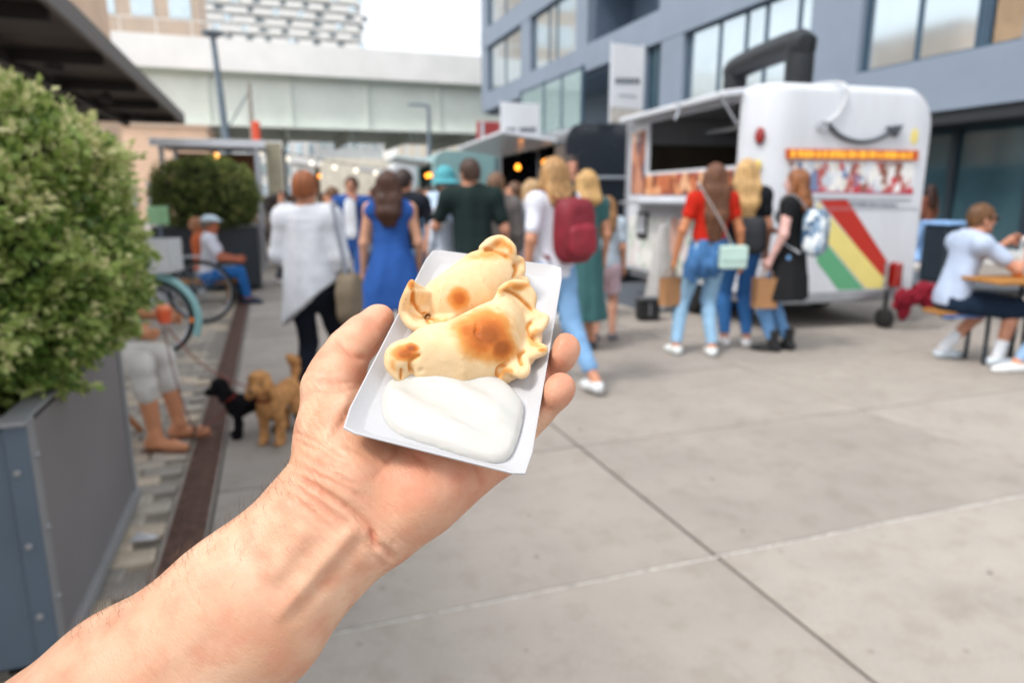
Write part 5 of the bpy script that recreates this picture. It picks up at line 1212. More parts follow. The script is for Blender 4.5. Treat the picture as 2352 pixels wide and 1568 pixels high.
# ================================================================== BLACK TRAILER AND FAR STALLS
def simple_trailer(name, O, ang, w, l, z0, z1, col, label, open_=True, awn=None, inside=None, lamp=True, rr=.3):
    r = empty(name, O, ang, label, 'trailer'); pf = [(0, z0), (w, z0)]+arc(w-rr, z1-rr, rr, 0, 90)+arc(rr, z1-rr, rr, 90, 180)
    MB().prism(pf, (0, 0, 0), XU, ZU, YU, 0, .06).build('end_wall', col, r, smooth=True); MB().prism(pf, (0, 0, 0), XU, ZU, YU, l-.06, l).build('end_wall', col, r, smooth=True)
    out = [(w, z0)]+arc(w-rr, z1-rr, rr, 0, 90)+arc(rr, z1-rr, rr, 90, 180); m = MB(); n = len(out); m.add([(x, .06, z) for x, z in out]+[(x, l-.06, z) for x, z in out], [(i, i+1, n+i+1, n+i) for i in range(n-1)]); m.build('roof_shell', col, r, smooth=True)
    MB().box((.02, l/2, (z0+1.1)/2), (.04, l-.12, 1.1-z0)).build('side_wall', col, r); MB().box((.02, .3, (1.1+z1-rr)/2), (.04, .48, z1-rr-1.1)).build('side_post', col, r); MB().box((.02, l-.3, (1.1+z1-rr)/2), (.04, .48, z1-rr-1.1)).build('side_post', col, r)
    MB().box((w*.75, l/2, 1.2), (.05, l-.2, 1.7)).build('inner_wall', inside or M_int, r); MB().box((w/2, l/2, z0+.05), (w-.1, l-.2, .05)).build('floor', M_int, r); MB().box((-.12, l/2, 1.12), (.34, l-1.1, .04), bev=.006).build('counter', M_alu, r)
    a_ = MB().box((0, 0, 0), (.95, l-.9, .06), bev=.012).build('awning', awn or M_white, r); a_.location = (-.45, l/2, z1-rr+.12); a_.rotation_euler = (0, math.radians(8), 0)
    for y in (.9, l-.9):
        for x in (.1, w-.1): MB().lathe([(.0001, -.08), (.24, -.085), (.28, -.05), (.28, .05), (.24, .085), (.0001, .08)], (x, y, .28), n=18, R=np.array([[0, 0, 1], [0, 1, 0], [-1, 0, 0.]])).build('tyre', M_rub, r, smooth=True)
    if lamp:
        for y in (1.4, l-1.6): bulb(r, (.1, y, z1-rr-.25), .055, '#ff9a2e', 4)
    return r
def bulb(par, c, r, col, e): 
    c = V3(*c); o = MB().lathe([(.0001, -r), (r*.7, -r*.7), (r, 0), (r*.7, r*.7), (r*.3, r*1.1), (.0001, r*1.2)], c, n=12).build('bulb', mat('bulb_'+col.lstrip('#')+str(int(e)), col, emit=e, var=0), par, smooth=True)
    MB().tube([c+V3(0, 0, r), c+V3(0, 0, r+.12)], .008, n=6).build('cord', M_blk, o); return o
M_navy = mat('trailer_navy', '#1a222c', rough=.25, coat=.6, var=.06)
bt = simple_trailer('black_food_trailer', (.85, 11.2, 0), TA, 2.1, 4.8, .35, 2.56, M_navy, 'glossy black-blue food trailer with rounded roof left of the white trailer', inside=M_int)
MB().box((1.0, -.03, 1.72), (1.7, .05, .05), bev=.01).build('chrome_strip', M_alu, bt)
M_teal = mat('stall_teal', '#7d9fa1', rough=.4, var=.05); M_paleb = mat('stall_pale', '#c3d3d8', rough=.5); M_creamw = mat('stall_cream', '#e3dccb', rough=.6)
t0 = P(1000, 470, 17.5); simple_trailer('teal_food_trailer', (t0[0], t0[1], 0), TA, 2.2, 3.6, .35, 2.55, M_teal, 'pale teal food trailer beyond the crowd in the middle', awn=M_paleb)
t0 = P(742, 470, 24); simple_trailer('cream_food_trailer', (t0[0], t0[1], 0), AX, 2.6, 4, .35, 2.75, M_creamw, 'cream food trailer far down the street', inside=mat('warm_in', '#8e7a5e', rough=.8))
t0 = P(905, 470, 21); simple_trailer('white_round_trailer', (t0[0], t0[1], 0), TA, 1.7, 3.2, .35, 2.6, M_white, 'small white round-roofed food trailer between the cream and teal ones', rr=.5)
# market stall with posts, flat roof and a lamp on the left
st_o = P(385, 560, 13.0); st_o[2] = 0
st = empty('market_stall', st_o, AX, 'market stall with flat white-edged roof and a glowing bulb behind the oval shrub', 'stall')
ws = 1.75
MB().box((ws/2, 1.1, 2.42), (ws+.2, 2.4, .05)).build('roof', M_can3, st); MB().box((ws/2, -.12, 2.40), (ws+.24, .04, .14), bev=.006).build('fascia', M_white, st)
for x in (.05, ws-.05):
    for y in (0, 2.2): MB().box((x, y, 1.2), (.08, .08, 2.4)).build('post', M_alu, st)
MB().box((ws/2, 2.2, 1.2), (ws, .04, 2.3)).build('back_panel', mat('stall_brown', '#70482f', rough=.8, var=.2), st); MB().box((ws/2, .5, .95), (ws-.2, .6, .06), bev=.01).build('counter', M_tan, st); MB().box((ws/2, .25, .5), (ws-.2, .04, .85)).build('counter_front', mat('stall_front', '#5a4636', rough=.8), st)
bulb(st, (ws*.55, .3, 2.16), .07, '#ffb25a', 4); MB().box((ws+.26, .1, 1.25), (.30, .06, 2.4), bev=.01).build('beige_column', mat('col_beige', '#a39c86', rough=.8), st)
MB().box((ws+.46, .1, 1.2), (.07, .06, 2.3)).build('dark_upright', M_blk, st)
# added glowing bulbs in place of sky-lit spots, and lamp posts
fs = empty('added_bulb_string', P(600, 380, 17), AX, 'added string of glowing bulbs standing in for sky-lit spots down the street', 'lights')
pts = []
for k in range(13): x = k*.62; pts.append(V3(x, k*.5, .42-.35*math.sin(math.pi*k/12)))
MB().tube(pts, .012, n=6).build('cable', M_blk, fs)
for k in range(0, 13): bulb(fs, pts[k]-V3(0, 0, .14), .06, '#fff4e0', .8)
M_pole = mat('lamp_pole', '#6f7d8a', rough=.5, metal=.2)
def lamp_post(x, ytop, Y, label, arm=0.0, r=.07, lean=0.0, head=True):
    p = P(x, ytop, Y); o = empty('street_lamp', (p[0]+lean, p[1], 0), 0, label, 'street lamp'); H = p[2]
    MB().tube([(0, 0, 0), (-lean*.4, 0, H*.5), (-lean, 0, H)], [r, r*.8, r*.55], n=12).build('pole', M_pole, o, smooth=True); MB().lathe([(r*1.9, 0), (r*1.9, .05), (r*1.2, .12)], (0, 0, 0), n=12).build('base', M_pole, o, smooth=True)
    if arm:
        MB().tube([(-lean, 0, H), (arm-lean, 0, H+.05)], r*.5, n=8).build('arm', M_pole, o, smooth=True); MB().box((arm*1.25-lean, 0, H+.04), (abs(arm)*.6, .18, .08), bev=.02).build('lamp_head', M_pole, o)
    elif head: MB().lathe([(r*.6, H), (r*2.2, H+.1), (r*2.2, H+.16), (.001, H+.2)], (-lean, 0, 0), n=12).build('lamp_head', M_pole, o, smooth=True)
    return o
lamp_post(489, 88, 21, 'tall slim grey lamp post in front of the bridge at left', r=.14, lean=.25)
lamp_post(984, 243, 30, 'street lamp with a short arm in front of the bridge, centre', arm=-.55, r=.12)
p = P(571, 190, 26); sp = empty('signal_pole', (p[0], p[1], 0), 0, 'thin pole with a red-orange box sign near the market stall', 'sign pole')
MB().tube([(0, 0, 0), (0, 0, p[2])], [.1, .07], n=10).build('pole', mat('pole_beige', '#9a948c', rough=.6), sp, smooth=True); MB().box((.16, -.05, 1.4+(455-308)/1606*26), (.26, .2, .7), bev=.03).build('box_sign', mat('sign_red', '#d9502f', rough=.5), sp); MB().tube([(0, 0, p[2]-.3), (-.9, 0, p[2]-1.6)], .03, n=6).build('stay', M_pole, sp)
# white banners above the black trailer
def banner(x0, x1, y0, y1, Y, label, split=None, marks=True):
    a_, b_, c_ = P(x0, y1, Y), P(x1, y1-18, Y+.3), P(x0, y0, Y); r = empty('hanging_banner', (a_[0], a_[1], 0), math.atan2(b_[1]-a_[1], b_[0]-a_[0]), label, 'banner'); w = np.hypot(b_[0]-a_[0], b_[1]-a_[1]); zb, zt = a_[2], c_[2]+.12
    zs = zb if split is None else zb+(zt-zb)*split
    MB().box((w/2, 0, (zs+zt)/2), (w, .02, zt-zs)).build('cloth', mat('banner_white', '#dcdee2', rough=.8, var=.04, scale=1.5), r)
    if split is not None: MB().box((w/2, .0, (zb+zs)/2-.004), (w, .02, zs-zb-.01)).build('lower_cloth', mat('banner_beige', '#c9c3bb', rough=.8), r)
    for x in (0, w): MB().tube([(x, .03, 0), (x, .03, zt+.05)], .02, n=8).build('pole', M_alu, r)
    MB().tube([(0, .03, zt), (w, .03, zt)], .016, n=8).build('top_bar', M_alu, r)
    if marks:
        zc = zs+(zt-zs)*.42; x = w*.1
        while x < w*.85: q = RND.uniform(.05, .09); MB().box((x+q/2, -.014, zc+(x/w)*.04), (q*.8, .006, .10)).build('lettering', mat('print_dark', '#5c636d', rough=.7), r); x += q+RND.choice((.01, .01, .07))
        MB().box((w*.5, -.014, zc-.22), (w*.55, .006, .04)).build('lettering', mat('print_light', '#a9aeb8', rough=.7), r)
banner(1402, 1474, 118, 282, 12.3, 'narrow white hanging banner with grey lettering above the black trailer', split=.2)
banner(1152, 1238, 250, 345, 14.5, 'wide white hanging banner left of the glazed balcony', marks=True)
p = P(1115, 305, 22); rb = empty('red_sign', (p[0], p[1], 0), AX, 'small red and grey sign panel beyond the white banner', 'sign'); MB().box((.1, 0, p[2]), (.75, .1, .65), bev=.02).build('panel', mat('sign_red2', '#a63a3a', rough=.6), rb); MB().box((-.12, -.06, p[2]), (.1, .02, .6)).build('white_bar', M_white, rb); MB().tube([(.1, .05, 0), (.1, .05, p[2])], .04).build('post', M_pole, rb)
# waste bin by the office building
p = G(2180, 648); wb = empty('waste_bin', p, AX, 'tall dark waste bin with a blue liner behind the seated man', 'bin')
MB().box((0, .2, .48), (.46, .46, .94), bev=.03, taper=1.06).build('body', mat('bin_dark', '#1d2833', rough=.5), wb); MB().box((0, .2, .985), (.54, .54, .07), bev=.02).build('liner', mat('bin_blue', '#8db6e8', rough=.5), wb); MB().box((-.02, -.045, .78), (.16, .02, .05), bev=.008).build('handle', mat('bin_grey', '#62788a', rough=.5), wb)
# green panel near the bicycles
p = P(362, 495, 7.6); gs = empty('green_sign', (p[0], p[1], 0), .1, 'small light green panel on a post beside the big shrub', 'sign'); MB().box((0, 0, p[2]), (.22, .03, .20), bev=.008).build('panel', mat('panel_green', '#9fd09f', rough=.6), gs); MB().tube([(0, .03, 0), (0, .03, p[2])], .015).build('post', M_pole, gs)

# ================================================================== BICYCLES
def bicycle(loc, rz, frame, label, tyre=.35, fender=None, basket=None, reflector=True):
    """wheelbase along x, front to -x; origin on the ground under the rear hub"""
    r = empty('bicycle', loc, rz, label, 'bicycle'); fr = mat('bike_'+frame.lstrip('#'), frame, rough=.35, coat=.3, var=.04); wbz = tyre; F_ = (-1.05, 0, wbz)
    R90 = np.array([[1, 0, 0], [0, 0, -1], [0, 1, 0.]])
    for c in ((0, 0, wbz), F_):
        c = V3(*c); ring = [c+V3(math.cos(a), 0, math.sin(a))*(tyre-.02) for a in np.linspace(0, 2*math.pi, 36, endpoint=False)]
        w = MB().tube(ring, .021, n=8, closed=True).build('wheel', M_rub, r, smooth=True); ring2 = [c+V3(math.cos(a), 0, math.sin(a))*(tyre-.045) for a in np.linspace(0, 2*math.pi, 36, endpoint=False)]
        MB().tube(ring2, .009, n=6, closed=True).build('rim', M_alu, w, smooth=True); sp_ = MB()
        for k in range(18): a = k*2*math.pi/18; sp_.tube([c+V3(0, (-1)**k*.02, 0), c+V3(math.cos(a), 0, math.sin(a))*(tyre-.045)], .0022, n=4, caps=False)
        sp_.build('spokes', M_alu, w); MB().lathe([(.025, -.04), (.025, .04)], c, n=10, R=R90).build('hub', M_alu, w, smooth=True)
    bb, seat, hd, hl = V3(-.44, 0, .28), V3(-.27, 0, .78), V3(-.86, 0, .88), V3(-.90, 0, .70); f = MB()
    for a, b, q in ((bb, seat, .018), (bb, hl, .02), (seat*.8+bb*.2, hd, .018), (hd, hl, .02), (bb, V3(0, 0, wbz), .012), (V3(0, 0, wbz), seat*.9+bb*.1, .010), (hl, V3(*F_), .014)): f.tube([a, b], q, n=8)
    f.build('frame', fr, r, smooth=True)
    MB().tube(smoothpath([hd+V3(.02, -.27, .14), hd+V3(-.06, -.2, .15), hd+V3(-.03, 0, .10), hd+V3(-.06, .2, .15), hd+V3(.02, .27, .14)], 5), .012, n=8).build('handlebar', M_alu, r, smooth=True)
    soft_box('saddle', seat+V3(0, 0, .10), (.26, .16, .08), mat('saddle', '#2b221d', rough=.6), r); MB().tube([seat, seat+V3(.01, 0, .08)], .013).build('seat_post', M_alu, r)
    MB().lathe([(.095, -.006), (.095, .006)], bb+V3(0, -.05, 0), n=20, R=R90).build('chainring', M_alu, r); MB().tube([bb+V3(0, -.07, 0), bb+V3(.1, -.08, -.13)], .01).build('crank', M_alu, r); MB().box(bb+V3(.1, -.12, -.13), (.09, .07, .02)).build('pedal', M_rub, r)
    if fender:
        for c, a0, a1 in ((V3(0, 0, wbz), -25, 165), (V3(*F_), 10, 175)):
            q = [c+V3(math.cos(math.radians(a)), 0, math.sin(math.radians(a)))*(tyre+.035) for a in np.linspace(a0, a1, 18)]; MB().tube(q, .034, n=8).build('mudguard', mat('fender_'+fender.lstrip('#'), fender, rough=.3, coat=.3, var=.03), r, smooth=True)
    MB().box((.02, 0, .76), (.34, .14, .015)).build('rear_rack', M_alu, r)
    if basket:
        b = MB(); w, d, h = .44, .32, .28; c = V3(.02, 0, .91)
        for s in (-1, 1): b.box(c+V3(s*w/2, 0, 0), (.012, d, h)).box(c+V3(0, s*d/2, 0), (w-.014, .012, h))
        b.box(c-V3(0, 0, h/2), (w-.014, d-.014, .012)); b.build('crate', mat('crate_'+basket.lstrip('#'), basket, rough=.7, var=.06), r)
    if reflector: MB().box((.33, 0, .33), (.03, .05, .05), bev=.008).build('reflector', mat('reflector', '#ef7d1c', rough=.3, emit=.15), r)  # given a faint glow of its own in place of reflected light
    return r
pb_ = G(362, 818); bicycle(pb_, .12, '#79b3b5', 'teal bicycle with mudguards and a pale crate behind the big shrub', fender='#8fc0c2', basket='#cfd2d3')
pb_ = G(470, 742); bicycle(pb_, .18, '#2d3136', 'dark bicycle parked behind the teal one, its rear wheel in view', reflector=False, tyre=.36)
# ================================================================== THE CROWD
FACE_CAM = math.pi
ADIR = (None, None)
# woman in the white draped blouse, back to us
loc, hh = spot(700, 400, 4.4)
r, J, k = person(loc, math.radians(-6), hh+.02, 'woman with short auburn hair, loose white blouse and black trousers, seen from behind', hair_c='#9a5a36', hair_s='crop', top='tunic', top_c='#cdd1da', sleeve=.62, loose=.010, skirt_hem=.62, skirt_r=.235, hem_slope=(.8, -.74),
    low_c='#171b26', low_len=.98, shoes='#22262c', feet=((-.07, -.16), (.11, .14)), arms=(((-.05, -.02, -.26), (-.09, .16, -.36)), ((.06, -.02, -.27), (.07, .06, -.5))), wide=1.0, vox=.009)
MB().lathe([(.001, -.02), (.05, -.018), (.062, .0), (.045, .02), (.001, .026)], J['wr0']+V3(-.03, .11, .04), n=16).build('bread_roll', mat('bread', '#c98443', rough=.8, var=.2, scale=20), r, smooth=True)
# her shoulder bag
b = empty('shoulder_bag', loc+V3(*(rotz(math.radians(-6))@(J['pel']*1.0+V3(.25, .0, -.02)))), 0, 'olive-brown shoulder bag hanging on the white-bloused woman\'s right side', 'bag')
soft_box('bag_body', (0, 0, -.06), (.15, .26, .34), cloth('#7c7060'), b)
MB().tube(smoothpath([(0, -.06, .1), (-.03, -.06, .3), (-.07, -.04, .52), (-.07, .06, .52), (-.03, .06, .3), (0, .06, .1)], 6), .013, n=8).build('strap', cloth('#8a8f9a'), b, smooth=True)
# woman in the blue dress
loc, hh = spot(892, 398, 5.5)
person(loc, math.radians(4), hh+.02, 'woman with long brown hair in a sleeveless royal blue dress, seen from behind', hair_c='#4b2e22', hair_s='long', hair_l=.20, top='dress', top_c='#2f589f', sleeve=0, skirt_hem=.56, skirt_r=.31, low=None, shoes='#c9a98f', skin_c='#cf9b7e', feet=((-.08, .0), (.08, .02)), arms=(((-.06, -.02, -.28), (-.08, .03, -.53)), ((.07, -.02, -.28), (.06, .12, -.5))), vox=.009)
# man in the dark green tee
loc, hh = spot(1086, 364, 6.0)
person(loc, math.radians(12), hh, 'man with cropped brown hair in a dark green T-shirt, seen from behind', fem=False, hair_c='#4b362d', hair_s='crop', top='shirt', top_c='#22302f', sleeve=.34, top_len=.08, low_c='#39465a', skin_c='#c58d72', arms=(((-.10, .08, -.25), (-.05, .30, -.22)), ((.09, -.03, -.28), (.10, .1, -.5))), wide=1.05, lean=(-.05, .02), fdir=.35, loose=.008)
# child with a white cap on his arm
loc2, h2 = spot(1015, 416, 6.15)
rc_, Jc, kc = person(loc2+V3(0, 0, .74), math.radians(25), .86, 'small child in a white cap and pale top carried by the man in green', hair_c='#c9a27c', hair_s='crop', top='shirt', top_c='#c9d4e2', sleeve=.9, low_c='#cfd6de', shoes='#d0d0d0', sit=.30, knees=((-.12, .3, .30), (.12, .3, .30)), feet=((-.1, .3), (.1, .3)), vox=.009)
f = SDF((-.16, -.16, -.06), (.16, .2, .14), .008); f.ell((0, 0, .0), (.105, .115, .1)); f.clip((0, 0, -1), .02); f.ell((0, .1, -.01), (.085, .09, .012), .01); V, Q = f.mesh(); V = V+vnormals(V, Q)*(np_noise(V, 40, 3)*.006)[:, None]; o = link('sun_cap', np_mesh('cap', V, Q, [cloth('#dcdce4')]), rc_); o.location = Vector(Jc['head']+V3(0, 0, .01)); o.scale = (.8, .8, .8)
# person in a turquoise cap further on
loc, hh = spot(1022, 382, 7.4)
rc_, Jc, kc = person(loc, math.radians(160), hh-.03, 'person in a turquoise sun hat and pale blue top beyond the man in green', hair_c='#7a5a45', hair_s='bob', hair_l=.1, top='shirt', top_c='#b9cfe6', sleeve=.35, low_c='#c8ccd4', vox=.012)
f = SDF((-.24, -.24, -.1), (.24, .24, .16), .009); f.ell((0, 0, .02), (.105, .115, .11)); f.cone((0, 0, -.03), (0, 0, -.05), .12, .16, .03, sc=(1, 1, .16)); V, Q = f.mesh(); o = link('sun_hat', np_mesh('hat', V, Q, [cloth('#58a2ad')]), rc_); o.location = Vector(Jc['head']+V3(0, 0, .035))
# man in a black tee beside the blue dress
loc, hh = spot(928, 388, 6.7)
person(loc, math.radians(-20), hh, 'dark-haired man in a black T-shirt just right of the blue dress', fem=False, hair_c='#3a2a25', hair_s='crop', top='shirt', top_c='#20242c', sleeve=.34, top_len=.06, low_c='#5f86ab', arms=(None, ((.1, .05, -.26), (.06, .24, -.32))), vox=.011)
# man in an open blue jacket facing us
loc, hh = spot(806, 405, 8.6)
r, J, k = person(loc, math.radians(178), hh, 'man in an open blue jacket and white shirt facing us, hand at his mouth', fem=False, hair_c='#5a4034', hair_s='crop', top='jacket', top_c='#2b4f8f', sleeve=.95, top_len=.12, low_c='#2f4f86', skin_c='#b98268', arms=(((-.12, .1, -.24), (.08, .2, .02)), ((.09, 0, -.28), (.12, .08, -.5))), vox=.011, eyes=True)
soft_box('shirt_front', J['chest']+V3(0, .10, -.10)*k, (.16*k, .06, .52*k), cloth('#dfe3ea'), r, vox=.011)
# woman with a loose ponytail and patterned grey cardigan
loc, hh = spot(1140, 396, 6.5)
person(loc, math.radians(15), hh, 'woman with brown ponytail in a mottled grey cardigan, seen from behind', hair_c='#7a5a44', hair_s='pony', hair_l=.32, top='shirt', top_c='#6d6866', sleeve=.75, top_len=.12, low_c='#343a46', loose=.012, fdir=-.5, vox=.010)
loc, hh = spot(1220, 412, 7.0)
person(loc, math.radians(25), hh, 'woman with short blonde curls in a grey top beside the red backpack', hair_c='#c2a076', hair_s='bob', hair_l=.05, top='shirt', top_c='#8b909c', sleeve=.5, top_len=.08, low_c='#8fa4c4', loose=.01, vox=.011)
# woman with the red backpack, walking
loc, hh = spot(1276, 360, 5.0)
r, J, k = person(loc, math.radians(34), hh, 'blonde woman in white T-shirt and light jeans striding away', hair_c='#b98f5e', hair_s='long', hair_l=.12, top='shirt', top_c='#dfe2ee', sleeve=.36, top_len=.05, low_c='#7fa8d2', low_len=.88, flare=.012, shoes='#dfe3e6',
    feet=((-.09, .16), (.12, -.36, .11)), arms=(((-.06, -.04, -.27), (-.06, .03, -.52)), ((.07, .04, -.27), (.03, .22, -.36))), lean=(.0, .06), fdir=.1, vox=.009)
bk = empty('backpack', loc, math.radians(34), 'dark red backpack on the blonde woman in the white T-shirt', 'backpack')
c = J['chest']+V3(.02, -.22, -.09)*k; bd = soft_box('pack_body', c, (.30, .20, .46), mat('pack_red', '#7c1426', rough=.65, var=.12, scale=9), bk, puff=.3)
soft_box('front_pocket', c+V3(.0, -.10, -.06), (.24, .07, .22), mat('pack_red2', '#8d1b2e', rough=.6, var=.1), bk); MB().tube(smoothpath([c+V3(-.03, .02, .22), c+V3(0, .0, .27), c+V3(.03, .02, .22)], 5), .008).build('grab_handle', M_blk, bk)
for s in (-1, 1): MB().tube(smoothpath([c+V3(s*.08, .06, .20), J['sh%d' % (s > 0)]*1.0+V3(-s*.06, -.03, .075), J['sh%d' % (s > 0)]+V3(-s*.06, .09, .02), c+V3(s*.13, .28, -.05), c+V3(s*.14, .1, -.2)], 6), .022, n=8, flat=.3).build('strap', cloth('#6a1222'), bk, smooth=True)
# woman in the teal dress, girl in pink shorts, man facing us behind
loc, hh = spot(1347, 390, 6.3)
person(loc, math.radians(18), hh, 'woman with blonde bob in a long teal dress right behind the red backpack', hair_c='#cda46b', hair_s='bob', hair_l=.06, top='dress', top_c='#3f6668', sleeve=.2, skirt_hem=.30, skirt_r=.25, low=None, shoes='#3c3c40', vox=.010)
loc, hh = spot(1396, 450, 6.75)
person(loc, math.radians(-10), hh, 'girl with long brown hair, pale T-shirt and pink shorts', hair_c='#9a7148', hair_s='long', hair_l=.24, top='shirt', top_c='#b9c9d6', sleeve=.34, top_len=.02, low_c='#d9bfc9', low_len=.34, flare=.02, shoes='#6d6e74', skin_c='#c9957c', wide=.9, vox=.010)
loc, hh = spot(1312, 357, 7.9)
person(loc, math.radians(186), hh, 'tall dark-haired man facing us behind the blonde heads', fem=False, hair_c='#3c2c26', hair_s='crop', top='shirt', top_c='#3b4148', sleeve=.35, low_c='#2a2f38', skin_c='#c78e76', eyes=True, vox=.011)
# the three women at the white trailer
loc = (G(1562, 805)+G(1640, 818))/2; hh = 1.70; Yp = loc[1]
p_ = P(1652, 375, Yp); hh = p_[2]; loc = V3((loc[0]+p_[0])/2, Yp, 0)
r, J, k = person(loc, math.radians(3), hh, 'woman with very long brown hair, red cropped top and light jeans at the trailer', hair_c='#6d4630', hair_s='long', hair_l=.42, top='shirt', top_c='#b8281a', sleeve=.24, midriff=-.03, low_c='#8cb0cd', low_len=.95, shoes='#dfe4e4', skin_c='#bd7d58',
    feet=((-.26, -.02), (.05, -.10)), arms=(((-.10, -.03, -.27), (-.14, .02, -.53)), ((.09, -.03, -.27), (.13, .0, -.54))), lean=(.03, 0), vox=.009)
# denim jacket knotted round her waist
f = SDF((-.3, -.3, .5), (.3, .3, 1.2), .010); f.cone(J['waist']-V3(0, 0, .03), J['pel']-V3(0, 0, .05), .142, .180, .02, sc=(1, .68, 1)); f.ell(J['pel']+V3(-.15, -.05, -.10), (.07, .07, .17), .03); f.ell(J['pel']+V3(.06, -.08, -.07), (.11, .07, .10), .03); f.clip((0, 0, 1), float(J['waist'][2])+.01)
V, Q = f.mesh(); V = V+vnormals(V, Q)*(np_noise(V*V3(1, 1, .45), 24, 4)*.03)[:, None]; o = link('denim_jacket', np_mesh('denim', V, Q, [cloth('#456f9f')])); o.location = Vector(loc); tag(o, 'blue denim jacket tied round the waist of the woman in red', 'jacket')
def handbag(name, c, size, col, label, strap_pts=None, R=None, cat='bag', strap_c='#c9c9c9'):
    b = empty(name, c, 0, label, cat); m_ = MB().box((0, 0, 0), size, R, bev=.016).build('bag_body', mat('bag_'+col.lstrip('#'), col, rough=.5, var=.05), b)
    MB().box(V3(0, -size[1]/2-.004, size[2]*.16), (size[0]*.98, .012, size[2]*.62), R, bev=.005).build('flap', mat('bag_'+col.lstrip('#'), col), b)
    if strap_pts: MB().tube(smoothpath([V3(*q) for q in strap_pts], 6), .011, n=8, flat=.35).build('strap', cloth(strap_c), b, smooth=True)
    return b
hb = loc+V3(.17, -.17, float(J['pel'][2])-.02)
handbag('crossbody_bag', hb, (.24, .08, .20), '#b6d2ca', 'pale mint crossbody bag at the hip of the woman in red', [(.0, .03, .09), (-.12, .0, .3), (-.27, .06, .55), (-.30, .16, .63), (-.2, .3, .4), (.05, .3, .1), (.1, .05, .08)], rotz(.1))
def paper_bag(c, label, rz=0.0, s=(.17, .1, .25)):
    b = empty('paper_bag', c, rz, label, 'paper bag'); m = mat('kraft', '#a67a52', rough=.85, var=.08); t = MB()
    x, y, z = s; t.add([(-x/2, -y/2, 0), (x/2, -y/2, 0), (x/2, y/2, 0), (-x/2, y/2, 0), (-x/2-.006, -y/2, z), (x/2+.006, -y/2, z), (x/2+.006, y/2, z), (-x/2-.006, y/2, z), (-x/2+.015, 0, z*.5), (x/2-.015, 0, z*.5)],
        [(0, 3, 2, 1), (0, 1, 5, 4), (2, 3, 7, 6), (1, 2, 9), (2, 6, 9), (6, 5, 9), (5, 1, 9), (3, 0, 8), (0, 4, 8), (4, 7, 8), (7, 3, 8)]); t.build('bag_body', m, b)
    for q in (-1, 1): MB().tube(smoothpath([(-.04, q*y/2, z-.01), (-.03, q*y*.3, z+.06), (.03, q*y*.3, z+.06), (.04, q*y/2, z-.01)], 5), .004, n=6).build('handle', m, b, smooth=True)
    return b
paper_bag(loc+J['wr0']+V3(-.02, .04, -.42), 'tan paper bag in the left hand of the woman in red', .5)
loc = (G(1672, 795)+G(1722, 795))/2; p_ = P(1708, 365, loc[1]); loc = V3((loc[0]+p_[0])/2, loc[1], 0)
r, J, k = person(loc, math.radians(-6), p_[2], 'tall blonde woman in a black top and blue jeans between her two friends', hair_c='#cfa871', hair_s='long', hair_l=.30, top='shirt', top_c='#1d2026', sleeve=.28, top_len=.0, low_c='#3f74b0', low_len=.93, shoes='#e2dfe0', feet=((-.10, .02), (.10, .0)), vox=.010)
bb_ = empty('black_backpack', loc+V3(.02, -.17, float(J['pel'][2])+.12), 0, 'small black backpack low on the tall blonde woman', 'backpack'); soft_box('pack_body', (0, 0, 0), (.27, .16, .34), mat('pack_black', '#20242c', rough=.6), bb_); MB().tube(smoothpath([(-.08, .05, .15), (-.09, .14, .28), (-.09, .2, .2)], 5), .015, flat=.3).build('strap', cloth('#20242c'), bb_, smooth=True); MB().tube(smoothpath([(.08, .05, .15), (.09, .14, .28), (.09, .2, .2)], 5), .015, flat=.3).build('strap', cloth('#20242c'), bb_, smooth=True)
wbag = empty('white_bag', loc+V3(.24, -.02, .42), .3, 'thin white carrier bag hanging between the blonde and the woman in black', 'bag'); soft_box('bag_body', (0, 0, .05), (.20, .1, .32), mat('bag_thin_white', '#d9dde2', rough=.5), wbag); MB().tube(smoothpath([(-.05, 0, .2), (0, 0, .36), (.05, 0, .2)], 5), .008).build('handle', mat('bag_thin_white', '#d9dde2'), wbag, smooth=True)
loc = G(1808, 806); p_ = P(1820, 388, loc[1]); loc = V3((loc[0]+p_[0])/2, loc[1], 0)
YW = math.radians(52)
r, J, k = person(loc, YW, p_[2], 'woman with copper hair, black dress over jeans and black boots at the trailer', hair_c='#8f5a36', hair_s='long', hair_l=.16, top='dress', top_c='#1f2022', sleeve=.16, skirt_hem=.52, skirt_r=.27, low_c='#6f9ccc', low_len=.92, shoes='#17181b', boots=.13, skin_c='#d5aaa2',
    feet=((-.09, .07), (.09, -.02)), arms=(((-.08, .0, -.27), (-.07, .10, -.5)), ((.08, .03, -.26), (-.04, .22, -.26))), wide=1.08, fdir=.1, vox=.009)
Rw = rotz(YW); bp_ = empty('backpack', loc, YW, 'blue and white patterned backpack on the woman in the black dress', 'backpack'); c = J['chest']+V3(.0, -.21, -.14)*k
M_bpat = print_mat('pack_pattern', ['#3c5876', '#c9d4dd', '#8aa2b8', '#26384c', '#dfe6ea', '#5d7d9c'], 16, 4.0)
soft_box('pack_body', c, (.29, .20, .42), M_bpat, bp_)
for s in (-1, 1): MB().tube(smoothpath([c+V3(s*.08, .06, .19), J['sh%d' % (s > 0)]+V3(-s*.05, -.02, .075), J['sh%d' % (s > 0)]+V3(-s*.05, .09, .02), c+V3(s*.15, .25, -.05), c+V3(s*.14, .08, -.18)], 6), .018, n=8, flat=.3).build('strap', cloth('#b9bfc6'), bp_, smooth=True)
hnd = loc+Rw@(J['wr0']+V3(0, .03, -.10)); paper_bag(hnd+V3(0, 0, -.34), 'tan paper bag held by the woman in the black dress', .1, (.2, .11, .27))
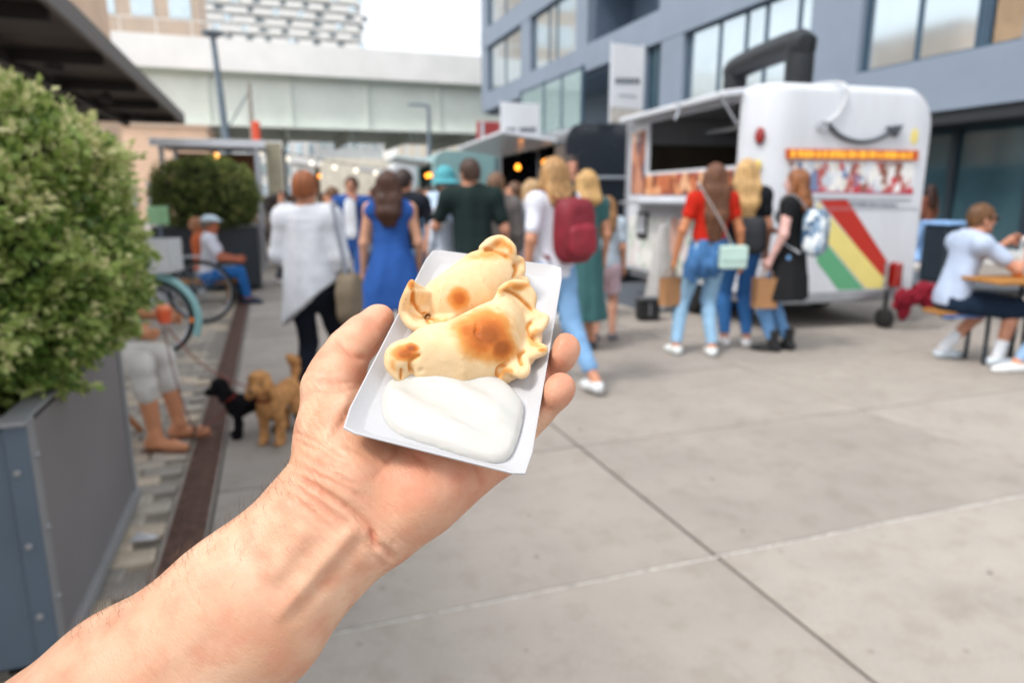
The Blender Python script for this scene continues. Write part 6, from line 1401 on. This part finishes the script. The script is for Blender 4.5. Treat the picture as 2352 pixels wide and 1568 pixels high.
# ------------------------------------------------------------------ people sitting on the right
M_wood = mat('table_wood', '#a8763f', rough=.85, spec=.2, var=.16, scale=4, stretch=(1, 8, 1)); M_leg = mat('bench_steel', '#23303a', rough=.5, metal=.3)
tb_ = empty('beer_table', V3(4.20, 5.50, 0), .12, 'long wooden folding table at the right edge of the picture', 'table')
for k_ in range(4): MB().box((.3, -.165+k_*.112, .755), (1.5, .108, .03), bev=.005).build('plank', M_wood, tb_)
for x in (.12, .9):
    g_ = MB().tube([(x, -.2, 0), (x, -.18, .72), (x, .2, .72), (x, .22, 0)], .02, n=8).build('leg', M_leg, tb_, smooth=True)
MB().tube([(.12, 0, .3), (.9, 0, .3)], .015, n=8).build('stretcher', M_leg, tb_, smooth=True)
bn = empty('bench', V3(4.30, 5.80, 0), .12, 'narrow wooden bench under the man in the white T-shirt', 'bench')
for k_ in range(2): MB().box((-.28, -.02+k_*.125, .45), (.86, .12, .03), bev=.005).build('plank', M_wood, bn)
for x in (-.25, .1): MB().tube([(x, -.06, 0), (x, -.05, .43), (x, .14, .43), (x, .15, 0)], .018, n=8).build('leg', M_leg, bn, smooth=True)
MB().tube([(-.70, -.08, .425), (.14, -.08, .425)], .012, n=8).build('edge_rail', mat('rail_blue', '#3f74b4', rough=.4), bn, smooth=True)
ps = P(2240, 640, 5.75); ps = V3(ps[0]-.15, 5.8, 0)
r, J, k = person(ps, math.radians(-94), 1.74, 'man in a white T-shirt and navy shorts eating at the wooden table', fem=False, hair_c='#6d4a2c', hair_s='crop', top='shirt', top_c='#aebcd4', sleeve=.32, top_len=.03, low_c='#1c2a3d', low_len=.50, flare=.03, shoes='#cdd8e2', sock='#e6ebf2', skin_c='#c98f74', loose=.004,
    sit=.47, knees=((-.13, .40, .50), (.16, .42, .50)), feet=((-.16, .08), (.14, .36)), arms=(((-.10, .22, -.20), (.02, .40, -.02)), ((.06, .26, -.20), (-.04, .40, -.02))), lean=(0, .22), head=(0, .3), eyes=True, vox=.009)
f = SDF((-.09, -.09, -.06), (.09, .09, .06), .007); f.ell((0, 0, 0), (.06, .05, .035)); f.ell((.02, 0, .02), (.05, .045, .02), .02); V, Q = f.mesh(); o = link('wrapped_food', np_mesh('wrap', V+vnormals(V, Q)*(np_noise(V, 40, 2)*.006)[:, None], Q, [cloth('#e3dcd8')]))
o.location = Vector(ps+rotz(math.radians(-94))@((J['wr0']+J['wr1'])/2+V3(0, .09, .04))); tag(o, 'white wrapped snack in the hands of the seated man', 'food')
MB().box(J['head']+V3(0, .10, .012)*k, (.13*k, .02, .035*k), bev=.008).build('sunglasses', mat('lens_dark', '#1b1414', rough=.2), r)
bo = P(2338, 628, 5.55); bo[2] = .771; bt_ = empty('juice_bottle', bo, 0, 'clear bottle with orange juice standing on the wooden table', 'bottle')
M_gl = mat('bottle_glass', '#c9d6d8', rough=.08, var=.02, alpha=.45); MB().lathe([(.034, .085), (.036, .15), (.03, .19), (.014, .225), (.014, .27)], n=18).build('glass', M_gl, bt_, smooth=True); MB().lathe([(.034, .0), (.036, .01), (.036, .084)], n=18).build('juice', mat('juice', '#ef7a1a', rough=.3, var=.03), bt_, smooth=True); MB().lathe([(.017, .27), (.017, .29)], n=14).build('lid', M_alu, bt_, smooth=True)
pl = empty('paper_plate', V3(bo[0]+.12, 5.42, .772), 0, 'white paper plate near the right edge of the table', 'plate'); MB().lathe([(.05, 0), (.07, .004), (.10, .018), (.102, .018), (.07, .0)], n=24).build('dish', M_card, pl, smooth=True)
pr_ = V3(4.86, 5.35, 0)
person(pr_, math.radians(96), 1.70, 'person in light jeans and white shoes at the far right edge, mostly cut off', hair_c='#5a4030', top='shirt', top_c='#7d6d66', low_c='#93b4d6', low_len=.95, shoes='#dfe2e2', sit=.47, knees=((-.14, .42, .50), (.14, .42, .50)), feet=((-.16, .36), (.16, .72)), arms=(((-.06, .2, -.2), (.0, .4, -.12)), ((.06, .2, -.2), (.0, .4, -.12))), vox=.011)
bq = empty('bench', V3(4.95, 5.42, 0), .12, 'second bench at the far right edge, on the near side of the table', 'bench')
for k_ in range(2): MB().box((.35, -.08+k_*.125, .45), (1.0, .12, .03), bev=.005).build('plank', M_wood, bq)
for x in (.0, .7): MB().tube([(x, -.1, 0), (x, -.09, .43), (x, .1, .43), (x, .11, 0)], .018, n=8).build('leg', M_leg, bq, smooth=True)
loc, hh = spot(2138, 424, 14.2)
person(loc, math.radians(20), hh, 'dark-haired woman in a brown top and pale blue jeans by the shop windows', hair_c='#3b241e', hair_s='long', hair_l=.25, top='shirt', top_c='#7c4f3f', sleeve=.5, low_c='#8db3e3', low_len=.9, flare=.03, skin_c='#8a5a45', vox=.013)
# ------------------------------------------------------------------ people on the left
ps = G(520, 690); ps = V3(ps[0]+.02, 9.1, 0)
sb = empty('low_bench', ps+V3(-.35, 0, 0), AX, 'low wooden bench with two people behind the bicycles', 'bench'); 
for k_ in range(3): MB().box((-.1, -.13+k_*.13, .31), (1.5, .12, .04), bev=.006).build('slat', M_wood, sb)
for x in (-.7, .5): MB().box((x, 0, .145), (.07, .36, .28), bev=.008).build('leg', mat('bench_wood', '#8a6038', rough=.7), sb)
r, J, k = person(ps+V3(-.08, 0, 0), math.radians(-72), 1.66, 'man in white T-shirt, blue jeans and pale cap on a low bench', fem=False, hair_c='#7a6a5e', hair_s='crop', top='shirt', top_c='#dfe0ec', sleeve=.34, top_len=.04, low_c='#2f6bb0', low_len=.95, shoes='#1f2a44', skin_c='#b8694c', sit=.34, knees=((-.12, .40, .44), (.13, .42, .46)), feet=((-.10, .44), (.12, .50)), arms=(((-.07, .14, -.25), (-.02, .34, -.28)), ((.07, .14, -.25), (.02, .34, -.28))), lean=(0, .12), vox=.011)
f = SDF((-.14, -.14, -.04), (.14, .18, .1), .008); f.ell((0, 0, .01), (.092, .11, .065)); f.clip((0, 0, -1), .01); f.ell((0, .1, -.004), (.07, .07, .01), .01); V, Q = f.mesh(); o = link('sun_cap', np_mesh('cap', V, Q, [cloth('#cfe0ec')]), r); o.location = Vector(J['head']+V3(0, 0, .06))
o_ = P(452, 540, 9.3); o_ = V3(o_[0], 9.35, 0)
person(o_, math.radians(-60), 1.62, 'person in an orange top seated beside the man in the pale cap', hair_c='#c9906a', hair_s='crop', top='shirt', top_c='#d8734a', sleeve=.3, low_c='#7d8a99', shoes='#555555', skin_c='#c77a55', sit=.34, knees=((-.12, .40, .44), (.13, .42, .46)), feet=((-.10, .44), (.12, .50)), arms=(((-.1, .1, -.1), (-.06, .22, .10)), ((.08, .14, -.25), (.02, .34, -.28))), vox=.012)
# person on the wooden chair beside the near planter
pp = V3(-2.46, 3.74, 0)
ch = empty('wooden_chair', pp+V3(-.02, .02, 0), math.radians(-80), 'orange-brown wooden chair half hidden behind the near planter', 'chair'); M_chair = mat('chair_wood', '#b9743a', rough=.5, var=.16, scale=6)
for k_ in range(4): MB().box((0, -.15+k_*.10, .43), (.42, .09, .025), bev=.005).build('seat_slat', M_chair, ch)
for x in (-.19, .19): MB().tube([(x, -.22, .0), (x, .02, .40), (x, .20, .42)], .017, n=8).build('leg', M_chair, ch, smooth=True); MB().tube([(x, .24, 0), (x, -.05, .44), (x, -.22, .85)], .017, n=8).build('leg', M_chair, ch, smooth=True)
MB().box((0, -.2, .78), (.42, .03, .12), bev=.006).build('backrest', M_chair, ch)
r, J, k = person(pp, math.radians(-84), 1.70, 'person in grey top and pale shorts seated by the planter holding an orange ice cup', hair_c='#6a4a36', hair_s='crop', top='shirt', top_c='#7d8782', sleeve=.42, top_len=.06, loose=.012, low_c='#d3d0cb', low_len=.70, flare=.01, shoes=None, skin_c='#cf8f6a', sit=.45, knees=((-.11, .42, .50), (.12, .40, .50)), feet=((-.08, .50), (.12, .44)), arms=(((-.08, .14, -.26), (-.02, .42, -.29)), ((.07, .14, -.26), (.03, .40, -.31))), lean=(0, .05), vox=.009)
for i_ in (0, 1): MB().box(J['an%d' % i_]+V3((-.01, .012)[i_], .055, -.083), (.095, .27, .014), rotz((.18, -.18)[i_]), bev=.006).build('sandal_sole', mat('sandal', '#6d4b3c', rough=.7), r); MB().tube(smoothpath([J['an%d' % i_]+V3(-.05, .09, -.07), J['an%d' % i_]+V3(0, .09, -.012), J['an%d' % i_]+V3(.05, .09, -.07)], 5), .012, n=8, flat=.5).build('sandal_strap', mat('sandal', '#6d4b3c'), r, smooth=True)
hc = pp+rotz(math.radians(-84))@((J['wr0']+J['wr1'])/2+V3(0, .08, .05)); ic = empty('ice_cup', hc, 0, 'orange ice cream cup with a wooden stick held by the seated person', 'ice cream'); MB().lathe([(.03, -.045), (.042, .03), (.04, .03)], n=16).build('paper_cup', mat('cup_orange', '#e8623a', rough=.5), ic, smooth=True); MB().lathe([(.04, .03), (.036, .05), (.018, .062), (.0001, .064)], n=16).build('ice_cream', mat('ice_orange', '#f08a5c', rough=.5), ic, smooth=True); MB().tube([(-.0, 0, .04), (-.06, 0, .15)], .009, n=8, flat=.4).build('stick', M_wood, ic, smooth=True)
# ------------------------------------------------------------------ far crowd
far = [(612, 452, 14.5, '#c9c4c0', '#6b5a55', '#4a352b', 'woman in a pale top far left of the crowd beside the stall column'), (645, 438, 13.0, '#d6d8dd', '#7a6a66', '#5a3a30', 'dark-haired woman in a white top far behind the white blouse, left'),
       (672, 446, 15, '#dfe3ea', '#5c6678', '#6b4c3a', 'person in a white shirt just left of the auburn head, far away'), (748, 440, 12.2, '#8a7468', '#4a4e58', '#4b382f', 'person in a brown top far behind, right of the auburn head'), (775, 448, 14.5, '#b99b82', '#6b6a6a', '#6a4c38', 'person in a tan top far behind the blue jacket'),
       (965, 430, 10.5, '#a9c3d8', '#7d8794', '#5b463a', 'person in a light blue top in the gap right of the blue dress'), (1190, 428, 10, '#2c2a30', '#30343c', '#1f1a1a', 'dark-haired person in black by the black trailer'), (1050, 420, 11.5, '#8a97a0', '#4c525c', '#4f3d33', 'person in grey-blue behind the turquoise hat'), (855, 432, 12.5, '#c9a58c', '#5c6470', '#3f2f28', 'person in a beige top far behind, left of the blue dress'), (1165, 432, 12, '#d2d5da', '#59616c', '#5f4a3b', 'person in a white top at the black trailer counter'),
       (1180, 418, 8.2, '#8a6f62', '#3d4450', '#6a4a34', 'person in a dusty brown top between the ponytail and the blonde curls'), (985, 428, 8.4, '#5f7d99', '#39404c', '#3a2c26', 'person in a steel blue top left of the carried child'), (1248, 408, 8.8, '#3d3a40', '#2c313a', '#2a201d', 'person in dark clothes right behind the blonde curls'), (760, 428, 9.6, '#b7a79a', '#4a5260', '#7b5a40', 'person in a stone-coloured top left of the open blue jacket'),
       (868, 424, 10.4, '#6e5a58', '#2f3640', '#4a342a', 'person in a plum top between the blue jacket and the blue dress'), (628, 444, 11.4, '#a08a80', '#5b5f68', '#2e2320', 'person in a taupe top close to the dark stall upright'), (1095, 418, 9.6, '#cfd4da', '#5a6a80', '#8a6848', 'person in a pale top behind the right shoulder of the man in green')]
for i, (x, y, Y, tc_, lc, hc_, lab) in enumerate(far):
    loc, hh = spot(x, y, Y); person(loc, RND.uniform(0, 6.28), hh, lab, fem=bool(i % 3), hair_c=hc_, hair_s=('long', 'crop', 'bob', 'long')[i % 4], hair_l=.18, top='shirt', top_c=tc_, sleeve=RND.choice((.3, .4, .9)), top_len=.06, low_c=lc, vox=.016, group='crowd far down the street', eyes=False)
# ------------------------------------------------------------------ dogs
def dog(loc, yaw, h, col, label, tailup=True, hd=0.0):
    """small curly poodle cross; y is the way it faces"""
    s = h/.34; r = empty('dog', loc, yaw, label, 'dog'); f = SDF(V3(-.14, -.34, -.01)*s, V3(.14, .36, .52)*s, .0065*s)
    q = lambda x, y, z: V3(x, y, z)*s
    f.ell(q(0, .09, .245), q(.075, .10, .088), .03*s); f.ell(q(0, -.06, .255), q(.062, .13, .07), .04*s); f.ell(q(0, -.15, .255), q(.066, .075, .076), .03*s)
    f.cone(q(0, .13, .28), q(0, .19, .36), .058*s, .05*s, .03*s); H = q(hd*.05, .215, .395); f.ell(H, q(.062, .062, .06), .02*s); f.ell(H+q(hd*.04, .062, -.022), q(.034, .045, .032), .015*s); f.ell(H+q(0, .0, .04), q(.055, .055, .035), .02*s)
    for x in (-1, 1):
        f.cone(H+q(x*.052, -.01, .015), H+q(x*.072, -.005, -.07), .02*s, .029*s, .012*s, sc=(.8, 1, 1))
        a = q(x*.05, .12, .20); f.chain([a, q(x*.05, .105, .12), q(x*.05, .115, .055), q(x*.05, .118, .02)], [.036*s, .027*s, .026*s, .026*s], .015*s); f.ell(q(x*.05, .14, .018), q(.024, .035, .018), .01*s)
        f.chain([q(x*.052, -.15, .24), q(x*.056, -.10, .16), q(x*.054, -.19, .10), q(x*.054, -.185, .02)], [.052*s, .036*s, .024*s, .024*s], .015*s); f.ell(q(x*.054, -.165, .018), q(.023, .035, .018), .01*s)
    if tailup: f.chain([q(0, -.21, .29), q(0, -.25, .35), q(0, -.24, .42), q(.01, -.2, .45)], [.02*s, .026*s, .034*s, .024*s], .012*s)
    V, Q = f.mesh(); N = vnormals(V, Q); V = V+N*(np_noise(V/s, 75, 3)*.006*s+np_noise(V/s, 140, 5)*.004*s)[:, None]
    link('body', np_mesh('dog', V, Q, [mat('fur_'+col.lstrip('#'), col, rough=.95, var=.22, scale=26, bump=.8, bscale=110, spec=.15)]), r)
    m_ = mat('dog_nose', '#17120f', rough=.3); MB().lathe([(.0001, -.011*s), (.010*s, -.006*s), (.012*s, 0), (.008*s, .007*s), (.0001, .01*s)], H+q(hd*.07, .108, -.012), n=10).build('nose', m_, r, smooth=True)
    for x in (-1, 1): MB().lathe([(.0001, -.009*s), (.007*s, -.004*s), (.009*s, 0), (.006*s, .005*s), (.0001, .008*s)], H+q(x*.026+hd*.02, .055, .012), n=10).build('eye', m_, r, smooth=True)
    ring = [q(0, .16, .315)+V3(math.cos(a)*.056*s, math.sin(a)*.05*s, -math.sin(a)*.03*s) for a in np.linspace(0, 6.283, 18, endpoint=False)]; MB().tube(ring, .008*s, n=6, closed=True).build('collar', cloth('#7b2f28'), r, smooth=True)
    return r
dA = (G(580, 1030)+G(660, 985))/2; dA = dA+V3(.06, .02, 0); dog(dA, 3.02, .335, '#c9935f', 'curly apricot poodle standing on the slab beside the drain')
dB = G(520, 1008)+V3(.14, .08, 0); dog(dB, math.radians(118), .27, '#17161a', 'small black curly dog half hidden behind the apricot poodle', tailup=False)
def leash(pts, label): 
    c = V3(*pts[0]); o = MB().tube(smoothpath([V3(*p)-c for p in pts], 8), .008, n=6, flat=.4).build('dog_leash', cloth('#7d5048'), None, smooth=True); o.location = Vector(c); return tag(o, label, 'leash')
hw = hc+V3(.0, -.02, -.06); leash([hw, hw+V3(.04, -.02, -.25), hw+V3(.10, -.04, -.48), hw+V3(.16, -.03, -.60), dB+V3(-.1, -.02, .22), dB+V3(-.14, .0, .28)], 'brown leash hanging from the seated person to the black dog')
leash([hw+V3(.02, 0, 0), hw+V3(.16, -.02, -.17), hw+V3(.34, -.06, -.28), dA+V3(-.05, -.1, .31)], 'thin leash running from the seated person to the apricot poodle')
# litter on the setts
lt_ = MB(); lt_.add([(-.05, -.03, .001), (.05, -.025, .012), (.055, .03, .002), (-.045, .035, .016), (0, 0, .02)], [(0, 1, 4), (1, 2, 4), (2, 3, 4), (3, 0, 4)]); o = lt_.build('paper_scrap', M_card); o.location = Vector(G(332, 1240, .0)+V3(0, 0, .004)); tag(o, 'white scrap of paper on the setts beside the near planter', 'litter')
